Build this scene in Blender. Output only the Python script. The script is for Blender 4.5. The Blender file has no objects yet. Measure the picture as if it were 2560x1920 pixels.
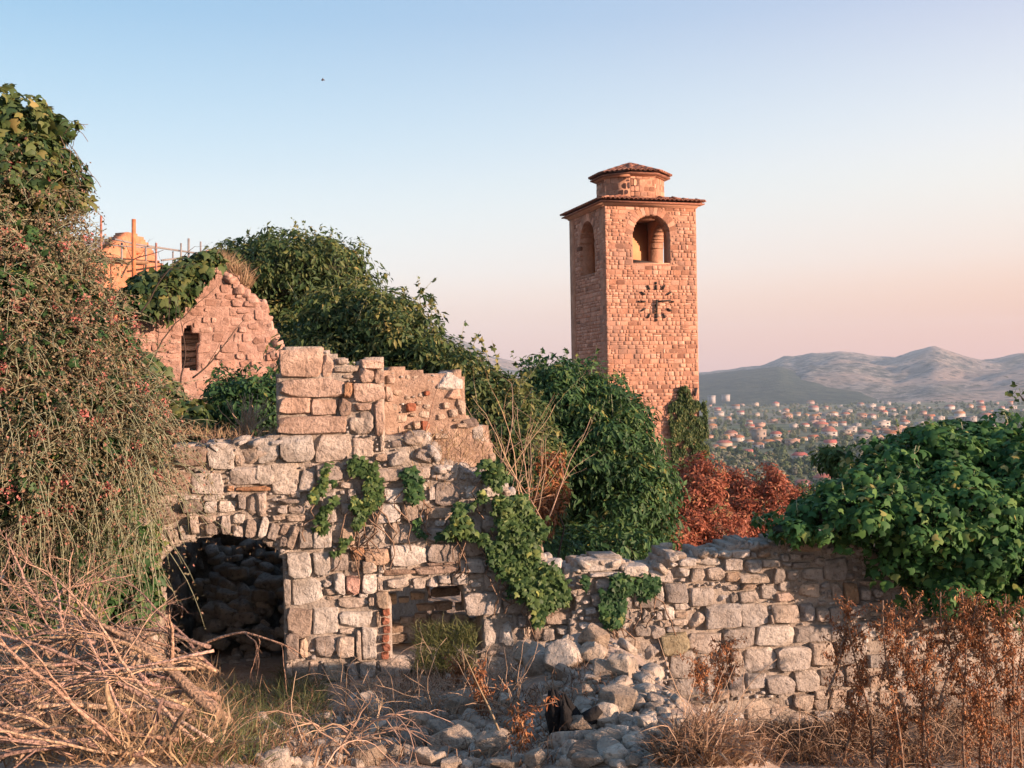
import bpy, bmesh, math, random
import numpy as np
from mathutils import Vector, Matrix, Euler
S = bpy.context.scene
COL = S.collection
R = math.radians
random.seed(7)
rng = np.random.default_rng(7)

# ------------------------------------------------------------------ camera, sky, sun, exposure
F = 2778.0            # focal length in photo pixels (2560 wide)
ROLL = 0.017          # the photographer held the phone a degree off level
cam_d = bpy.data.cameras.new("camera")
cam_d.sensor_width = 36.0
cam_d.lens = 36.0 * F / 2560.0
cam_d.clip_start = 0.05
cam_d.clip_end = 30000
cam = bpy.data.objects.new("camera", cam_d)
COL.objects.link(cam)
CR = Vector((math.cos(ROLL), 0, -math.sin(ROLL)))
CU = Vector((math.sin(ROLL), 0, math.cos(ROLL)))
mw = Matrix.Identity(4)
for i in range(3):
    mw[i][0] = CR[i]; mw[i][1] = CU[i]; mw[i][2] = (0, -1, 0)[i]
cam.matrix_world = mw
S.camera = cam

SUN_AZ = R(65)        # measured from -Y (behind the camera) towards +X
SUN_EL = R(10.5)
SUN_DIR = Vector((math.sin(SUN_AZ) * math.cos(SUN_EL), -math.cos(SUN_AZ) * math.cos(SUN_EL), math.sin(SUN_EL)))

def world():
    w = bpy.data.worlds.new("World")
    S.world = w
    w.use_nodes = True
    nt = w.node_tree
    nt.nodes.clear()
    N = nt.nodes.new
    L = nt.links.new
    out = N("ShaderNodeOutputWorld"); bg = N("ShaderNodeBackground")
    tc = N("ShaderNodeTexCoord"); sep = N("ShaderNodeSeparateXYZ")
    L(tc.outputs["Generated"], sep.inputs[0])
    def ramp(stops):
        r = N("ShaderNodeValToRGB")
        r.color_ramp.interpolation = 'CARDINAL'
        e = r.color_ramp.elements
        while len(e) < len(stops): e.new(0.5)
        for k, (p, c) in enumerate(stops):
            e[k].position = p; e[k].color = (*c, 1)
        L(sep.outputs["Z"], r.inputs[0])
        return r
    far = ramp([(0.0, (.76, .60, .60)), (.05, (.84, .69, .67)), (.10, (.84, .86, .89)), (.19, (.56, .73, .87)),
                (.31, (.255, .51, .76)), (.55, (.18, .42, .70)), (1.0, (.11, .28, .58))])
    near = ramp([(0.0, (1.0, .42, .30)), (.05, (1.22, .42, .22)), (.10, (1.05, .66, .52)), (.19, (1.0, .90, .85)),
                 (.31, (.66, .64, .80)), (.55, (.36, .48, .72)), (1.0, (.18, .34, .62))])
    dt = N("ShaderNodeVectorMath"); dt.operation = 'DOT_PRODUCT'
    L(tc.outputs["Generated"], dt.inputs[0])
    dt.inputs[1].default_value = (math.sin(SUN_AZ), -math.cos(SUN_AZ), 0)
    mr = N("ShaderNodeMapRange"); mr.interpolation_type = 'SMOOTHSTEP'
    mr.inputs["From Min"].default_value = -1.0; mr.inputs["From Max"].default_value = 0.55
    L(dt.outputs["Value"], mr.inputs["Value"])
    mx = N("ShaderNodeMix"); mx.data_type = 'RGBA'
    L(mr.outputs[0], mx.inputs["Factor"]); L(far.outputs[0], mx.inputs["A"]); L(near.outputs[0], mx.inputs["B"])
    sky = N("ShaderNodeTexSky"); sky.sky_type = 'NISHITA'
    sky.sun_disc = False
    sky.sun_elevation = SUN_EL
    sky.sun_rotation = math.pi - SUN_AZ
    sky.air_density = 1.2; sky.dust_density = 2.0; sky.ozone_density = 1.0
    sc1 = N("ShaderNodeVectorMath"); sc1.operation = 'SCALE'; sc1.inputs["Scale"].default_value = 0.36
    L(mx.outputs["Result"], sc1.inputs[0])
    sc2 = N("ShaderNodeVectorMath"); sc2.operation = 'SCALE'; sc2.inputs["Scale"].default_value = 0.02
    L(sky.outputs[0], sc2.inputs[0])
    ad = N("ShaderNodeVectorMath"); ad.operation = 'ADD'
    L(sc1.outputs[0], ad.inputs[0]); L(sc2.outputs[0], ad.inputs[1])
    L(ad.outputs[0], bg.inputs["Color"])
    bg.inputs["Strength"].default_value = 1.0
    L(bg.outputs[0], out.inputs["Surface"])
world()
sun_d = bpy.data.lights.new("sun", 'SUN')
sun_d.energy = 5.0
sun_d.angle = R(0.9)
sun_d.color = (1.0, .68, .50)
sun = bpy.data.objects.new("sun", sun_d)
COL.objects.link(sun)
sun.rotation_euler = (-SUN_DIR).to_track_quat('-Z', 'Y').to_euler()
S.view_settings.view_transform = 'Standard'
S.view_settings.look = 'None'
S.view_settings.exposure = 1.36
S.view_settings.gamma = 1
S.view_settings.use_curve_mapping = False
S.render.engine = 'CYCLES'
S.cycles.use_denoising = True
S.cycles.max_bounces = 6
S.cycles.diffuse_bounces = 3
S.cycles.transparent_max_bounces = 4

# ------------------------------------------------------------------ helpers
K = 2560 / 2212.0
def P(px, py, Y):
    u = (px - 1280) / F; v = (960 - py) / F
    return Vector((Y * (u * CR[0] + v * CU[0]), Y, Y * (u * CR[2] + v * CU[2])))
def Q(x, y, Y):           # same from a 2212-wide reading of the photo
    return P(x * K, y * K, Y)
def zr(x0, y0, s, pts):   # points read in an enlarged crop -> photo pixels
    return [(x0 + a / s, y0 + b / s) for a, b in pts]

def hash3(ix, iy, iz, seed):
    h = (ix.astype(np.int64) * 374761393 + iy.astype(np.int64) * 668265263 + iz.astype(np.int64) * 2147483647 + seed * 974634777) & 0xFFFFFFFF
    h = ((h ^ (h >> 13)) * 1274126177) & 0xFFFFFFFF
    h = h ^ (h >> 16)
    return (h & 0xFFFFFF) / float(0xFFFFFF)
def vnoise(p, seed=0):
    p = np.asarray(p, float)
    i = np.floor(p).astype(np.int64); f = p - i
    f = f * f * (3 - 2 * f)
    r = 0
    for dx in (0, 1):
        for dy in (0, 1):
            for dz in (0, 1):
                w = (f[:, 0] if dx else 1 - f[:, 0]) * (f[:, 1] if dy else 1 - f[:, 1]) * (f[:, 2] if dz else 1 - f[:, 2])
                r = r + w * hash3(i[:, 0] + dx, i[:, 1] + dy, i[:, 2] + dz, seed)
    return r * 2 - 1
def fbm(p, o=4, seed=0):
    a = 1; r = 0; t = 0
    p = np.asarray(p, float)
    for k in range(o):
        r = r + a * vnoise(p * 2 ** k, seed + k); t += a; a *= .5
    return r / t

def tag(o, label=None, cat=None, group=None, kind=None):
    if label: o["label"] = label
    if cat: o["category"] = cat
    if group: o["group"] = group
    if kind: o["kind"] = kind
    return o
def empty(name, loc=(0, 0, 0)):
    o = bpy.data.objects.new(name, None)
    o.empty_display_size = .2
    COL.objects.link(o); o.location = loc
    return o
def thing(name, label, cat, loc=(0, 0, 0), group=None):
    return tag(empty(name, loc), label, cat, group)
def link(name, me, mat=None, parent=None, kind=None):
    o = bpy.data.objects.new(name, me)
    COL.objects.link(o)
    if mat and len(me.materials) == 0: me.materials.append(mat)
    if parent:
        o.parent = parent
        o.location = -Vector(parent.location)
        if parent.parent: o.location = -(Vector(parent.location) + Vector(parent.parent.location))
    if kind:
        o["kind"] = kind
    return o
def npmesh(name, V, faces=None, tris=None, quads=None, rnd=None, smooth=False):
    """fast mesh from arrays"""
    me = bpy.data.meshes.new(name)
    V = np.asarray(V, np.float32)
    loops = []; tot = []
    if tris is not None and len(tris):
        t = np.asarray(tris, np.int32); loops.append(t.ravel()); tot.append(np.full(len(t), 3, np.int32))
    if quads is not None and len(quads):
        t = np.asarray(quads, np.int32); loops.append(t.ravel()); tot.append(np.full(len(t), 4, np.int32))
    if faces is not None and len(faces):
        loops.append(np.array([i for f in faces for i in f], np.int32)); tot.append(np.array([len(f) for f in faces], np.int32))
    loops = np.concatenate(loops); tot = np.concatenate(tot)
    me.vertices.add(len(V)); me.vertices.foreach_set("co", V.ravel())
    me.loops.add(len(loops)); me.loops.foreach_set("vertex_index", loops)
    me.polygons.add(len(tot))
    st = np.zeros(len(tot), np.int32); st[1:] = np.cumsum(tot)[:-1]
    me.polygons.foreach_set("loop_start", st); me.polygons.foreach_set("loop_total", tot)
    if smooth: me.polygons.foreach_set("use_smooth", np.ones(len(tot), bool))
    if rnd is not None:
        a = me.attributes.new("rnd", 'FLOAT', 'FACE'); a.data.foreach_set("value", np.asarray(rnd, np.float32))
    me.update(); me.validate()
    return me
class MB:
    """collects boxes, prisms and tubes into one mesh"""
    def __init__(s): s.V = []; s.F = []
    def add(s, V, Fs):
        b = len(s.V); s.V += [tuple(v) for v in V]; s.F += [tuple(i + b for i in f) for f in Fs]
    def box(s, c, d, M=None):
        x, y, z = d[0] / 2, d[1] / 2, d[2] / 2
        V = [Vector((a * x, b * y, e * z)) for a in (-1, 1) for b in (-1, 1) for e in (-1, 1)]
        if M is not None: V = [M @ v for v in V]
        V = [v + Vector(c) for v in V]
        s.add(V, [(0, 1, 3, 2), (4, 6, 7, 5), (0, 4, 5, 1), (2, 3, 7, 6), (0, 2, 6, 4), (1, 5, 7, 3)])
    def bar(s, a, b, w, k=6):
        s.tube([a, b], [w, w], k)
    def tube(s, pts, rad, k=5):
        pts = [Vector(p) for p in pts]
        n = len(pts); base = len(s.V)
        up = Vector((.31, .17, .93)).normalized()
        for i, p in enumerate(pts):
            t = (pts[min(i + 1, n - 1)] - pts[max(i - 1, 0)])
            if t.length < 1e-9: t = Vector((0, 0, 1))
            t.normalize()
            a = t.cross(up)
            if a.length < 1e-3: a = t.cross(Vector((1, 0, 0)))
            a.normalize(); b = t.cross(a)
            for j in range(k):
                q = 2 * math.pi * j / k
                s.V.append(tuple(p + (a * math.cos(q) + b * math.sin(q)) * rad[i]))
        for i in range(n - 1):
            for j in range(k):
                j2 = (j + 1) % k
                s.F.append((base + i * k + j, base + i * k + j2, base + (i + 1) * k + j2, base + (i + 1) * k + j))
        s.F.append(tuple(base + j for j in range(k - 1, -1, -1)))
        s.F.append(tuple(base + (n - 1) * k + j for j in range(k)))
    def mesh(s, name, smooth=False):
        return npmesh(name, s.V, faces=s.F, smooth=smooth)
    def build(s, name, mat, parent=None, kind=None, smooth=False):
        return link(name, s.mesh(name, smooth), mat, parent, kind)

# ------------------------------------------------------------------ materials
def mat_new(name):
    m = bpy.data.materials.new(name); m.use_nodes = True
    nt = m.node_tree
    b = nt.nodes["Principled BSDF"]
    b.inputs["Roughness"].default_value = .9
    b.inputs["Specular IOR Level"].default_value = .2
    return m, nt, b
def nd(nt, t, **kw):
    n = nt.nodes.new(t)
    for k, v in kw.items(): setattr(n, k, v)
    return n
def rampn(nt, src, stops, interp='LINEAR'):
    r = nd(nt, "ShaderNodeValToRGB"); r.color_ramp.interpolation = interp
    e = r.color_ramp.elements
    while len(e) < len(stops): e.new(.5)
    for k, (p, c) in enumerate(stops):
        e[k].position = p; e[k].color = (*c, 1) if len(c) == 3 else c
    nt.links.new(src, r.inputs[0])
    return r
def rnd_node(nt):
    a = nd(nt, "ShaderNodeAttribute"); a.attribute_name = "rnd"
    oi = nd(nt, "ShaderNodeObjectInfo")
    m = nd(nt, "ShaderNodeMath", operation='MULTIPLY_ADD')
    nt.links.new(oi.outputs["Random"], m.inputs[0]); nt.links.new(oi.outputs["Alpha"], m.inputs[1]); nt.links.new(a.outputs["Fac"], m.inputs[2])
    return m.outputs[0], oi
def mixc(nt, f, a, b, mode='MIX'):
    m = nd(nt, "ShaderNodeMix", data_type='RGBA', blend_type=mode)
    for s, v in (("Factor", f), ("A", a), ("B", b)):
        if hasattr(v, "is_linked") or hasattr(v, "links"): nt.links.new(v, m.inputs[s])
        elif isinstance(v, (int, float)): m.inputs[s].default_value = v
        else: m.inputs[s].default_value = (*v, 1)
    return m.outputs["Result"]
def stone_mat(name, stops, stain=(.12, .10, .085), grain=1.0, bump=.95, stain_amt=.6, patch=None):
    m, nt, b = mat_new(name)
    L = nt.links.new
    rv, oi = rnd_node(nt)
    geo = nd(nt, "ShaderNodeNewGeometry")
    off = nd(nt, "ShaderNodeVectorMath", operation='SCALE'); off.inputs[0].default_value = (17, 9, 23); L(rv, off.inputs["Scale"])
    pos = nd(nt, "ShaderNodeVectorMath", operation='ADD'); L(geo.outputs["Position"], pos.inputs[0]); L(off.outputs[0], pos.inputs[1])
    base = rampn(nt, rv, stops).outputs[0]
    n1 = nd(nt, "ShaderNodeTexNoise"); n1.inputs["Scale"].default_value = 4.5 * grain; n1.inputs["Detail"].default_value = 7; n1.inputs["Roughness"].default_value = .62
    L(pos.outputs[0], n1.inputs["Vector"])
    n2 = nd(nt, "ShaderNodeTexNoise"); n2.inputs["Scale"].default_value = 26 * grain; n2.inputs["Detail"].default_value = 6; n2.inputs["Roughness"].default_value = .7
    L(pos.outputs[0], n2.inputs["Vector"])
    vo = nd(nt, "ShaderNodeTexVoronoi"); vo.feature = 'DISTANCE_TO_EDGE'; vo.inputs["Scale"].default_value = 6.5 * grain
    wv = nd(nt, "ShaderNodeVectorMath", operation='MULTIPLY_ADD'); L(n1.outputs["Color"], wv.inputs[0]); wv.inputs[1].default_value = (.35 / grain,) * 3; L(pos.outputs[0], wv.inputs[2])
    L(wv.outputs[0], vo.inputs["Vector"])
    st = rampn(nt, n1.outputs["Fac"], [(.38, (0, 0, 0)), (.66, (1, 1, 1))]).outputs[0]
    c = mixc(nt, st, mixc(nt, 1.0, base, (.74, .70, .66), 'MULTIPLY'), mixc(nt, 1.0, base, (1.16, 1.15, 1.13), 'MULTIPLY'))
    sp = rampn(nt, n2.outputs["Fac"], [(.36, (1, 1, 1)), (.47, (0, 0, 0))]).outputs[0]
    spm = nd(nt, "ShaderNodeMath", operation='MULTIPLY'); L(sp, spm.inputs[0]); spm.inputs[1].default_value = stain_amt
    c = mixc(nt, spm.outputs[0], c, stain)
    lich = rampn(nt, n2.outputs["Fac"], [(.60, (0, 0, 0)), (.68, (1, 1, 1))]).outputs[0]
    lm = nd(nt, "ShaderNodeMath", operation='MULTIPLY'); L(lich, lm.inputs[0]); lm.inputs[1].default_value = .35
    c = mixc(nt, lm.outputs[0], c, (.52, .49, .44))
    crack = rampn(nt, vo.outputs["Distance"], [(0.0, (1, 1, 1)), (.022, (0, 0, 0))]).outputs[0]
    cm = nd(nt, "ShaderNodeMath", operation='MULTIPLY'); L(crack, cm.inputs[0]); cm.inputs[1].default_value = .10
    c = mixc(nt, cm.outputs[0], c, (.10, .08, .065))
    if patch:
        n3 = nd(nt, "ShaderNodeTexNoise"); n3.inputs["Scale"].default_value = .9; n3.inputs["Detail"].default_value = 4
        L(geo.outputs["Position"], n3.inputs["Vector"])
        pr = rampn(nt, n3.outputs["Fac"], [(.50, (0, 0, 0)), (.68, (.6, .6, .6))]).outputs[0]
        c = mixc(nt, pr, c, patch)
    c = mixc(nt, 1.0, c, oi.outputs["Color"], 'MULTIPLY')
    L(c, b.inputs["Base Color"])
    h = nd(nt, "ShaderNodeMath", operation='MULTIPLY_ADD'); L(n2.outputs["Fac"], h.inputs[0]); h.inputs[1].default_value = .55; L(n1.outputs["Fac"], h.inputs[2])
    cr2 = rampn(nt, vo.outputs["Distance"], [(0, (0, 0, 0)), (.05, (.07, .07, .07))]).outputs[0]
    h2 = nd(nt, "ShaderNodeMath", operation='ADD'); L(h.outputs[0], h2.inputs[0]); L(cr2, h2.inputs[1])
    bp = nd(nt, "ShaderNodeBump"); bp.inputs["Strength"].default_value = bump; bp.inputs["Distance"].default_value = .06 / grain
    L(h2.outputs[0], bp.inputs["Height"]); L(bp.outputs[0], b.inputs["Normal"])
    return m
def leaf_mat(name, stops, transl=.25, rough=.55, spec=.25):
    m, nt, b = mat_new(name)
    L = nt.links.new
    rv, oi = rnd_node(nt)
    c = rampn(nt, rv, stops).outputs[0]
    L(c, b.inputs["Base Color"])
    b.inputs["Roughness"].default_value = rough; b.inputs["Specular IOR Level"].default_value = spec
    tr = nd(nt, "ShaderNodeBsdfTranslucent"); L(c, tr.inputs["Color"])
    mx = nd(nt, "ShaderNodeMixShader"); mx.inputs[0].default_value = transl
    L(b.outputs[0], mx.inputs[1]); L(tr.outputs[0], mx.inputs[2])
    L(mx.outputs[0], nt.nodes["Material Output"].inputs["Surface"])
    return m
def plain_mat(name, col, rough=.85, var=.25, scale=12, bump=.3, spec=.2, dist=.02):
    m, nt, b = mat_new(name)
    L = nt.links.new
    geo = nd(nt, "ShaderNodeNewGeometry")
    n = nd(nt, "ShaderNodeTexNoise"); n.inputs["Scale"].default_value = scale; n.inputs["Detail"].default_value = 6
    L(geo.outputs["Position"], n.inputs["Vector"])
    lo = tuple(c * (1 - var) for c in col); hi = tuple(c * (1 + var) for c in col)
    c = rampn(nt, n.outputs["Fac"], [(.3, lo), (.7, hi)]).outputs[0]
    oi = nd(nt, "ShaderNodeObjectInfo")
    c = mixc(nt, 1.0, c, oi.outputs["Color"], 'MULTIPLY')
    L(c, b.inputs["Base Color"])
    b.inputs["Roughness"].default_value = rough; b.inputs["Specular IOR Level"].default_value = spec
    bp = nd(nt, "ShaderNodeBump"); bp.inputs["Strength"].default_value = bump; bp.inputs["Distance"].default_value = dist
    L(n.outputs["Fac"], bp.inputs["Height"]); L(bp.outputs[0], b.inputs["Normal"])
    return m
def flat_mat(name, col, rough=.8):
    m, nt, b = mat_new(name)
    oi = nd(nt, "ShaderNodeObjectInfo")
    nt.links.new(mixc(nt, 1.0, col, oi.outputs["Color"], 'MULTIPLY'), b.inputs["Base Color"])
    b.inputs["Roughness"].default_value = rough
    return m

M = {}
LIME = [(0, (.33, .305, .285)), (.2, (.42, .395, .37)), (.45, (.50, .475, .45)), (.7, (.44, .415, .39)), (.88, (.44, .38, .33)), (1, (.57, .545, .52))]
M['lime'] = stone_mat("limestone", LIME)
M['mortar'] = stone_mat("earth_mortar", [(0, (.34, .295, .25)), (1, (.39, .345, .30))], grain=1.6, bump=.9, stain_amt=.7)
M['rubble'] = stone_mat("grey_limestone", [(0, (.31, .265, .22)), (.5, (.41, .355, .295)), (1, (.50, .445, .38))], stain=(.09, .085, .08))
M['gable'] = stone_mat("pink_stone", [(0, (.34, .21, .165)), (.5, (.43, .27, .215)), (1, (.48, .315, .255))], stain=(.17, .12, .095), grain=.8, bump=.5)
M['gable_mortar'] = stone_mat("pink_mortar", [(0, (.38, .24, .19)), (1, (.41, .26, .21))], grain=1.3, bump=.8, stain=(.16, .11, .09))
M['tower'] = stone_mat("tower_stone", [(0, (.24, .125, .085)), (.12, (.37, .19, .13)), (.5, (.46, .245, .168)), (.9, (.51, .285, .20)), (1, (.58, .36, .27))], grain=.5, bump=.35, stain=(.20, .14, .10), stain_amt=.4, patch=(.27, .165, .125))
M['tower_mortar'] = stone_mat("tower_mortar", [(0, (.38, .205, .138)), (1, (.41, .225, .15))], grain=.6, bump=.4, stain=(.2, .14, .1), stain_amt=.35, patch=(.27, .165, .125))
M['church'] = stone_mat("church_stone", [(0, (.44, .18, .10)), (1, (.50, .22, .125))], grain=.5, bump=.3, stain=(.25, .16, .1), stain_amt=.35)
M['brick'] = plain_mat("red_brick", (.24, .105, .07), var=.35, scale=30, bump=.5)
M['tile'] = stone_mat("terracotta", [(0, (.20, .09, .06)), (.5, (.30, .13, .085)), (1, (.40, .20, .13))], stain=(.08, .05, .04), grain=1.2, bump=.25)
M['cornice'] = plain_mat("cornice_plaster", (.50, .26, .165), var=.12, scale=5, bump=.2)
M['darkwood'] = plain_mat("dark_wood", (.035, .028, .024), scale=20, bump=.4)
M['iron'] = plain_mat("dark_iron", (.05, .045, .045), scale=20)
M['scaf'] = plain_mat("scaffold_tube", (.22, .20, .19), rough=.5, scale=6, bump=.05)
M['slate'] = plain_mat("grey_roof", (.17, .17, .18), scale=8)
M['plank'] = plain_mat("plank", (.25, .15, .09), scale=10)
M['char'] = plain_mat("charred_wood", (.012, .011, .011), scale=25, bump=1.0)
M['bark'] = plain_mat("bark", (.20, .135, .095), scale=35, bump=.6, var=.4)
M['deadwood'] = plain_mat("dead_wood", (.33, .22, .155), scale=55, bump=1.0, var=.6)
M['darkbark'] = plain_mat("dark_bark", (.07, .05, .042), scale=30, bump=.4)
M['paletwig'] = plain_mat("pale_twig", (.36, .25, .17), scale=30, bump=.3)
M['greentwig'] = plain_mat("green_twig", (.25, .26, .165), scale=30, bump=.3)
M['core'] = plain_mat("dark_core", (.030, .034, .018), scale=9, bump=1.0, var=.5, dist=.1)  # dark colour of the filler cores added inside the foliage
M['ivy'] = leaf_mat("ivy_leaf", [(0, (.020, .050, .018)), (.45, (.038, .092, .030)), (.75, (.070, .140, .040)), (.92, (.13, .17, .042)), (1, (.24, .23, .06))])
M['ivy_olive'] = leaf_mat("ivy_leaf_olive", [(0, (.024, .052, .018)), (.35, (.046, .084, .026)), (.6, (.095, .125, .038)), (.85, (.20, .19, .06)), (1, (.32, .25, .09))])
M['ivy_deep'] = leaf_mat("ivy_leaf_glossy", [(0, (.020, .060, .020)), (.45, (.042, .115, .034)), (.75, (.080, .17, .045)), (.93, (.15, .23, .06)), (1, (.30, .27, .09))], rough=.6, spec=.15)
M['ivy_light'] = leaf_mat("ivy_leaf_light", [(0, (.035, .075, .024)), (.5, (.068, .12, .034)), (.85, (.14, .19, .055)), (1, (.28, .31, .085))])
M['dry_leaf'] = leaf_mat("small_dry_leaf", [(0, (.085, .08, .040)), (.4, (.15, .125, .065)), (.7, (.21, .155, .088)), (.9, (.26, .145, .10)), (1, (.32, .14, .105))], transl=.15)
M['red_leaf'] = leaf_mat("red_leaf", [(0, (.15, .04, .022)), (.4, (.26, .075, .04)), (.75, (.35, .125, .065)), (.92, (.40, .20, .10)), (1, (.16, .17, .06))], transl=.2)
M['pink_flower'] = leaf_mat("pink_flower", [(0, (.40, .10, .10)), (.5, (.50, .16, .14)), (1, (.55, .26, .20))], transl=.2)
M['brown_leaf'] = leaf_mat("brown_leaf", [(0, (.15, .055, .025)), (.4, (.26, .10, .04)), (.75, (.35, .15, .06)), (1, (.44, .23, .11))], transl=.15)
M['straw'] = leaf_mat("straw", [(0, (.20, .12, .07)), (.5, (.32, .21, .12)), (1, (.46, .34, .20))], transl=.15)
M['weed'] = leaf_mat("green_weed", [(0, (.06, .085, .03)), (.6, (.12, .14, .05)), (1, (.22, .21, .09))], transl=.2)

def ground_mat():
    m, nt, b = mat_new("ground")
    L = nt.links.new
    geo = nd(nt, "ShaderNodeNewGeometry")
    def noise(s, d=6):
        n = nd(nt, "ShaderNodeTexNoise"); n.inputs["Scale"].default_value = s; n.inputs["Detail"].default_value = d
        L(geo.outputs["Position"], n.inputs["Vector"]); return n.outputs["Fac"]
    n1, n2, n3, n4 = noise(2.2), noise(18), noise(.006, 5), noise(.02, 6)
    near = rampn(nt, n1, [(.3, (.24, .175, .13)), (.55, (.34, .26, .20)), (.75, (.43, .36, .29))]).outputs[0]
    near = mixc(nt, rampn(nt, n2, [(.55, (0, 0, 0)), (.65, (.7, .7, .7))]).outputs[0], near, (.36, .32, .28))
    far = rampn(nt, n4, [(.34, (.065, .09, .04)), (.48, (.11, .13, .06)), (.58, (.19, .17, .10)), (.68, (.13, .155, .07))]).outputs[0]
    far = mixc(nt, rampn(nt, n3, [(.45, (0, 0, 0)), (.6, (.6, .6, .6))]).outputs[0], far, (.20, .165, .12))
    ln = nd(nt, "ShaderNodeVectorMath", operation='LENGTH'); L(geo.outputs["Position"], ln.inputs[0])
    mr = nd(nt, "ShaderNodeMapRange"); mr.inputs["From Min"].default_value = 30; mr.inputs["From Max"].default_value = 150
    L(ln.outputs["Value"], mr.inputs["Value"])
    L(mixc(nt, mr.outputs[0], near, far), b.inputs["Base Color"])
    bp = nd(nt, "ShaderNodeBump"); bp.inputs["Strength"].default_value = .8; bp.inputs["Distance"].default_value = .05
    L(n2, bp.inputs["Height"]); L(bp.outputs[0], b.inputs["Normal"])
    return m
def hill_mat(name, cols, pink=None):
    m, nt, b = mat_new(name)
    L = nt.links.new
    geo = nd(nt, "ShaderNodeNewGeometry")
    def noise(s, d=6, r=.6):
        n = nd(nt, "ShaderNodeTexNoise"); n.inputs["Scale"].default_value = s; n.inputs["Detail"].default_value = d; n.inputs["Roughness"].default_value = r
        L(geo.outputs["Position"], n.inputs["Vector"]); return n.outputs["Fac"]
    c = rampn(nt, noise(.024, 9, .75), [(.40, cols[0]), (.5, cols[1]), (.58, cols[2])]).outputs[0]
    vo = nd(nt, "ShaderNodeTexVoronoi"); vo.inputs["Scale"].default_value = .028
    wv = nd(nt, "ShaderNodeVectorMath", operation='MULTIPLY_ADD'); wn = nd(nt, "ShaderNodeTexNoise"); wn.inputs["Scale"].default_value = .01; wn.inputs["Detail"].default_value = 5
    L(geo.outputs["Position"], wn.inputs["Vector"]); L(wn.outputs["Color"], wv.inputs[0]); wv.inputs[1].default_value = (60, 60, 60); L(geo.outputs["Position"], wv.inputs[2]); L(wv.outputs[0], vo.inputs["Vector"])
    if pink:
        c = mixc(nt, rampn(nt, noise(.0016, 4), [(.46, (0, 0, 0)), (.60, (.9, .9, .9))]).outputs[0], c, pink)
    c = mixc(nt, rampn(nt, vo.outputs["Distance"], [(.18, (.85, .85, .85)), (.42, (0, 0, 0))]).outputs[0], c, cols[0])
    L(c, b.inputs["Base Color"])
    n5 = noise(.03, 8, .7)
    bp = nd(nt, "ShaderNodeBump"); bp.inputs["Strength"].default_value = .9; bp.inputs["Distance"].default_value = 12
    L(n5, bp.inputs["Height"]); L(bp.outputs[0], b.inputs["Normal"])
    return m
M['ground'] = ground_mat()
M['mountain'] = hill_mat("mountain_scrub", [(.035, .045, .03), (.13, .12, .095), (.27, .235, .20)], pink=(.34, .25, .20))
M['hill'] = hill_mat("hill_forest", [(.012, .026, .016), (.026, .045, .026), (.06, .07, .04)])

# ------------------------------------------------------------------ terrain
YS = [-7000, -900, -300, -90, -30, 0, 5, 7.5, 10, 14, 20, 46, 58, 80, 150, 360, 7000]
ZS = [60, 60, 30, 8, .2, -1.45, -1.95, -2.35, -2.68, -3.1, -3.7, -6.1, -8, -12, -27, -65, -65]
def terrain(X, Y):
    X = np.asarray(X, float); Y = np.asarray(Y, float)
    z = np.interp(Y, YS, ZS)
    far = np.clip((np.hypot(X, Y) - 40) / 120, 0, 1)
    # hillside falls away to the sides too
    side = np.clip((np.abs(X) - 60) / 500, 0, 1)
    z = z * (1 - side) + np.minimum(z, -65) * side * (Y > -100) + z * side * (Y <= -100)
    z = z + .55 * np.exp(-((X - .55) / .65) ** 2 - ((Y - 8.9) / .9) ** 2)      # heap of rubble
    z = z + .30 * np.exp(-((X - .9) / .7) ** 2 - ((Y - 7.2) / 1.2) ** 2)
    z = z - .42 * np.clip((X - 1.0) / .9, 0, 1) * np.clip((12 - Y) / 2, 0, 1) * np.clip((Y - 2) / 3, 0, 1)
    z = z - .38 * np.clip((X - .9) / .8, 0, 1) * np.clip((12.5 - Y) / 1.5, 0, 1) * np.clip((Y - 7.6) / 1.8, 0, 1)
    z = z + 2.0 * np.exp(-((X + 4.5) / 2.6) ** 2 - ((Y - 18.5) / 2.5) ** 2)
    z = z + .3 * np.exp(-((X + 2.0) / .9) ** 2 - ((Y - 5.5) / 1.5) ** 2)
    # low ridge behind the photographer, on the sun's side
    sx, sy = math.sin(SUN_AZ), -math.cos(SUN_AZ)
    s = X * sx + Y * sy; q = -X * sy + Y * sx
    crest = np.interp(q, [-60, -10, 3, 6.5, 9, 13, 17, 22, 30, 80], RIDGE)
    z = z + (crest - z) * np.exp(-((s - 34) / 9) ** 2) * np.clip((60 - np.abs(q)) / 30, 0, 1)
    p = np.stack([X, Y, X * 0], -1).reshape(-1, 3)
    n = fbm(p * .9, 3, 3).reshape(X.shape) * .07
    n2 = fbm(p * .008, 4, 9).reshape(X.shape) * 5
    return z + n * (1 - far) + n2 * far * np.clip((np.hypot(X, Y) - 100) / 600, 0, 1)
RIDGE = [-1, -1, -1, -1, -1, -1, -1, -1, -1, -4]
def th(x, y): return float(terrain(np.array([x]), np.array([y]))[0])
def on_ground(px, py, y0=4.0, y1=16.0):
    ys = np.linspace(y0, y1, 240)
    d = P(px, py, 1.0)
    zt = terrain(d.x * ys, ys)
    zz = d.z * ys
    k = np.argmax(zz < zt) if (zz < zt).any() else len(ys) - 1
    return Vector((d.x * ys[k], ys[k], float(zt[k])))
def hit_z(px, py, z):
    d = P(px, py, 1.0)
    return d * (z / d.z)

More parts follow.
